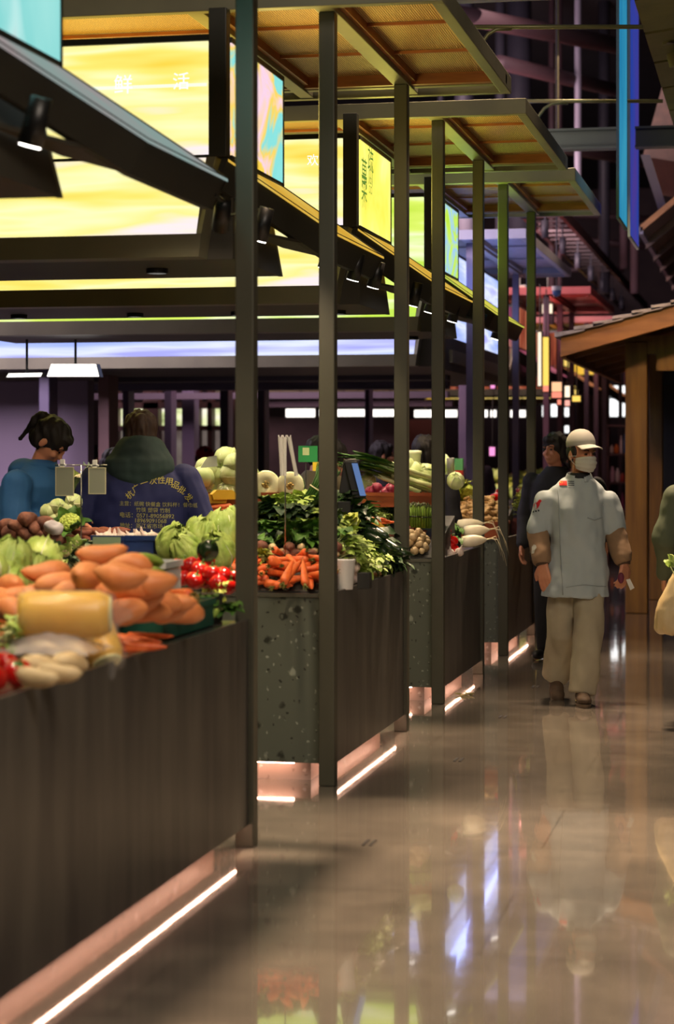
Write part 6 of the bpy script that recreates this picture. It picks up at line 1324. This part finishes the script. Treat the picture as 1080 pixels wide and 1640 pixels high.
# --- generic figure ---
def figure(u, d, H, label, yaw=0, jacket='#333333', trousers='#22242a', hair='black', lean=0.0, hood=None, turn=0, nod=0, arms='down', tail=None, wide=1.0, group=None, hairlen=.04, detail=.010, hat=None, low=False):
    t = person_root('person', u, d, label, yaw, group); k = H / 1.72
    jm = M('jacket_cloth_' + jacket[1:], jacket, None, rough=.8) if 'jacket_cloth_' + jacket[1:] not in bpy.data.materials else bpy.data.materials['jacket_cloth_' + jacket[1:]]
    tm = M('trouser_cloth_' + trousers[1:], trousers, None, rough=.85) if 'trouser_cloth_' + trousers[1:] not in bpy.data.materials else bpy.data.materials['trouser_cloth_' + trousers[1:]]
    def L(x, y, z): return Vector((x * k, (y - lean * max(0, z - .9)) * k, (z - .25 * lean * max(0, z - 1.0)) * k))
    hc = L(0, -.01 - lean * .06, 1.58)
    Hm = Matrix.Translation(hc) @ Matrix.Rotation(turn, 4, 'Z') @ Matrix.Rotation(nod, 4, 'X') @ Matrix.Scale(k, 4)
    mb = MB(); head_shapes(mb, Matrix.Translation(hc) @ Matrix.Rotation(turn, 4, 'Z') @ Matrix.Rotation(nod, 4, 'X'))
    mb.cap(L(0, .02, 1.36), L(0, .0, 1.50), .055 * k, .052 * k)
    mb.loft([tuple(L(0, .02, .85)) + (.14 * k, .10 * k), tuple(L(0, .02, 1.1)) + (.13 * k, .09 * k), tuple(L(0, .02, 1.3)) + (.16 * k, .09 * k), tuple(L(0, .02, 1.40)) + (.07 * k, .06 * k)], 18)
    sh = []
    for s in (-1, 1):
        S0 = L(s * .185 * min(wide, 1.25), .02, 1.34)
        if arms == 'down': E0 = L(s * .25 * wide, .04, 1.08); W0 = L(s * .24 * wide, -.06, .86); hd = (0, -.2, -1)
        else: E0 = L(s * .24 * wide, -.04, 1.12); W0 = L(s * .13, -.27, 1.14); hd = (-s * .1, -1, -.15)
        sh.append((S0, E0, W0)); mb.cap(L(s * .08, .02, 1.36), S0, .05 * k, .045 * k); mb.cap(S0, E0, .042 * k, .036 * k); mb.cap(E0, W0, .034 * k, .026 * k); hand(mb, W0, hd, (-s, 0, -.2) if arms == 'down' else (0, 0, -1), -s if arms == 'down' else s, k, .35)
        mb.cap(L(s * .09, .02, .86), L(s * .09, .0, .46), .075 * k, .052 * k); mb.cap(L(s * .09, .0, .46), L(s * .09, .03, .06), .05 * k, .036 * k); mb.cap(L(s * .09, .03, .04), L(s * .10, -.12, .03), .034 * k, .028 * k)
    child('body', remesh(mb, .007, 2, 'body', skin_m), t)
    face_bits(Matrix.Translation(hc) @ Matrix.Rotation(turn, 4, 'Z') @ Matrix.Rotation(nod, 4, 'X'), t)
    hair_shell(Matrix.Translation(hc) @ Matrix.Rotation(turn, 4, 'Z') @ Matrix.Rotation(nod, 4, 'X'), t, hair_m if hair == 'black' else hairb_m, hairlen, 0, 1.08, tail)
    mb = MB(); w2 = wide
    secs = [(.72, .20, .15), (.9, .20, .15), (1.08, .19, .145), (1.25, .20, .14), (1.33, .19, .125), (1.39, .14, .10), (1.43, .10, .085), (1.46, .07, .07)]
    mb.loft([tuple(L(0, .015, z)) + (rx * w2 * k, ry * min(w2, 1.3) * k) for z, rx, ry in secs], 26)
    for S0, E0, W0 in sh: mb.cap(S0, E0, (.055 + .022 * w2) * k, (.048 + .026 * w2) * k); mb.cap(E0, E0.lerp(W0, .92), (.046 + .024 * w2) * k, .05 * k)
    j = child('jacket', remesh(mb, detail, 4, 'jacket', jm, push=folds(.012, (7, 7, 6), u)), t)
    mb = MB(); mb.loft([tuple(L(0, .015, z)) + (rx * k, ry * k) for z, rx, ry in ((.72, .17, .12), (.92, .16, .12))], 20)
    for s in (-1, 1): mb.tube([L(s * .085, .02, .8), L(s * .09, .0, .46), L(s * .095, .025, .07)], [.095 * k, .075 * k, .06 * k], 16)
    child('trousers', remesh(mb, .012, 3, 'trousers', tm), t)
    for s in (-1, 1):
        m = MB(); m.ball(L(s * .095, .02, .05), (.045, .06, .05)); m.ball(L(s * .10, -.08, .04), (.045, .09, .038)); child('shoe', remesh(m, .01, 2, 'shoe', black_m), t)
    if hat:
        m = MB(); m.ball(hc + Vector((0, .01, .05)), (.098, .112, .085)); m.b.faces.ensure_lookup_table(); child('hat', m.mesh('hat', M('hat_cloth', hat, rough=.9), True), t)
    return t, j, L, hc, k

# man in the dark blue jacket, seen from behind
bj, bjk, BL, bhc, bk = figure(226, 11.8, 1.80, 'person in dark blue jacket with green hood and yellow print, seen from behind', yaw=math.pi, jacket='#0a1448', hair='brown', wide=1.36, hairlen=.045, detail=.009)
# hood lying on the shoulders (local frame is turned: back is +Y here)
mb = MB(); mb.loft([tuple(BL(0, y, z)) + (rx, ry) for z, rx, ry, y in ((1.30, .09, .08, .10), (1.34, .15, .12, .075), (1.39, .195, .15, .05), (1.44, .195, .15, .045), (1.50, .15, .13, .04), (1.55, .115, .10, .04), (1.57, .085, .08, .045))], 26)
hd = child('hood', remesh(mb, .009, 4, 'hood', M('dark_green_hood', '#223634', '#1c2d2b', 6, .85), push=folds(.01, (9, 9, 9))), bj)
# yellow print, projected on the back of the jacket
jb = BVHTree.FromPolygons([v.co.copy() for v in bjk.data.vertices], [tuple(p.vertices) for p in bjk.data.polygons])
yp = M('yellow_print', '#a8a040', rough=.7); yp2 = M('pale_yellow_print', '#8c8a4c', rough=.7)
def jtext(body, u, v, px, ang, mat, d=11.8, sx=1.0):
    me = text_mesh(body, px / (F / d) * 1.15); s_ = F / d; c, s2 = math.cos(ang), math.sin(ang)
    X0 = (u - 226) / s_; Z0 = EYE - (v - VH) / s_
    for v_ in me.vertices:
        x = v_.co.x * c * sx - v_.co.y * s2; z = v_.co.x * s2 * sx + v_.co.y * c
        lx = -(X0 + x); lz = Z0 + z      # local frame is turned by 180 degrees
        h = jb.ray_cast(Vector((lx, 2, lz)), Vector((0, -1, 0)))
        v_.co = Vector((lx, (h[0].y if h[0] else .15) + .004, lz))
    me.materials.append(mat); child('jacket_print', me, bjk)
for chx, u, v, a in (('杭', 214, 792, .75), ('广', 223.5, 782, .55), ('一', 236, 773.5, .3), ('次', 250, 770, .1), ('性', 262.5, 769, 0), ('用', 274.6, 771, -.12), ('品', 284.5, 777, -.4), ('批', 294, 785, -.6), ('发', 304, 796.5, -.8)): jtext(chx, u, v, 11, a, yp)
for body, u, v, px in (('主营：纸碗 快餐盒 饮料杯！餐巾纸', 258, 807, 6.8), ('竹筷 塑袋 竹制', 250, 816, 7), ('电话：0571-89056892', 240, 824.5, 8), ('18969091068', 246, 832.5, 8), ('地址：浙江省市场1-1-10', 243, 841, 7.4)): jtext(body, u, v, px, -.035, yp2)

# woman in the bright blue coat, ponytail, bending over the counter
wj, wjk, WL_, whc, wk = figure(28, 11.7, 1.79, 'person in bright blue coat with black ponytail, handling vegetables at the left edge', yaw=math.radians(78), jacket='#154c7c', wide=1.25, lean=.24, nod=.8, arms='fwd', hairlen=.03, detail=.009,
    tail=([(0, .085, .085), (0, .14, .07), (0, .15, -.02), (0, .135, -.12)], [.03, .028, .022, .006]))
mb = MB(); mb.ball(WL_(0, .09, 1.42), (.13, .08, .07), 20, 12); mb.ball(WL_(0, .0, 1.44), (.11, .10, .05), 20, 12)
child('hood', remesh(mb, .01, 4, 'hood', bpy.data.materials['jacket_cloth_154c7c']), wj)
figure(98, 15.3, 1.66, 'person in dark green coat bending down behind the price cards', yaw=math.radians(110), jacket='#22443c', lean=.55, nod=.5, arms='fwd', wide=1.15)
figure(497, 15.2, 1.70, 'person in olive jacket turned away behind the halved melons', yaw=math.radians(150), jacket='#5c5238', lean=.18, nod=.2, arms='fwd', wide=1.1)
figure(552, 16.0, 1.68, 'dark-haired person looking down behind the black scale', yaw=math.radians(-35), jacket='#6a3c34', lean=.2, nod=.45, arms='fwd')
figure(676, 15.7, 1.70, 'long-haired person in black between the third and fourth posts', yaw=math.radians(160), jacket='#16141a', hairlen=.14, lean=.1)
figure(612, 19.2, 1.66, 'person in dark clothes behind the leeks', yaw=math.radians(100), jacket='#1c1a24', hairlen=.05)
figure(760, 26.6, 1.68, 'blurred person in dark clothes between the fifth and sixth posts', yaw=.3, jacket='#241f2c')
figure(328, 23.6, 1.62, 'distant person in a red knitted hat', yaw=.5, jacket='#1e1a20', hat='#b02c38')
figure(356, 23.0, 1.60, 'distant person in black beside the red hat', yaw=-.4, jacket='#1a171c')
figure(152, 22.0, 1.62, 'distant person in dark coat behind the price cards', yaw=2.0, jacket='#2a1a24')
figure(889, 15.9, 1.71, 'person with dark hair and black sweater walking behind the chef', yaw=math.radians(-28), jacket='#121316', trousers='#18181c', turn=-.25, hairlen=.07)
figure(924, 17.4, 1.64, 'person in black hidden behind the chef cap', yaw=.2, jacket='#101014', trousers='#18181c', hairlen=.06)
fr_, _, _, _, _ = figure(1137, 12.3, 1.66, 'person in grey green jacket at the right picture edge, carrying a bag', yaw=math.pi, jacket='#4c5440', wide=1.1)
# cream bag with leafy vegetables at the right edge
q = P(1082, 1016, 12.0)
bgm = M('cream_bag_film', '#cdb88c', '#b89c6c', 5, .5)
m = MB(); m.loft([(0, 0, .0, .09, .07), (0, 0, .03, .115, .085), (.0, 0, .14, .11, .085), (.015, 0, .26, .075, .06), (.03, 0, .34, .045, .035), (.035, 0, .38, .03, .02)], 22)
me = remesh(m, .008, 3, 'carrier_bag', bgm, push=folds(.012, (14, 14, 5)))
o = bpy.data.objects.new('carrier_bag', me); COL.objects.link(o); o.location = q; tag(o, 'cream plastic carrier bag hanging at the right picture edge', 'bag'); WL['carrier_bag'] = q.copy()
for s in (-1, 1): MB().tube([(.035 + s * .02, 0, .36), (.06 + s * .03, .02, .44), (.09, .05, .50)], .005, 6).build('bag_handle', bgm, o, True, True)
put('choy_sum__0', P(1082, 905, 11.95), (0, -1.2, 2.2), .8, 'leafy green sticking out of the cream carrier bag')
bpy.data.scenes.remove(TMP)
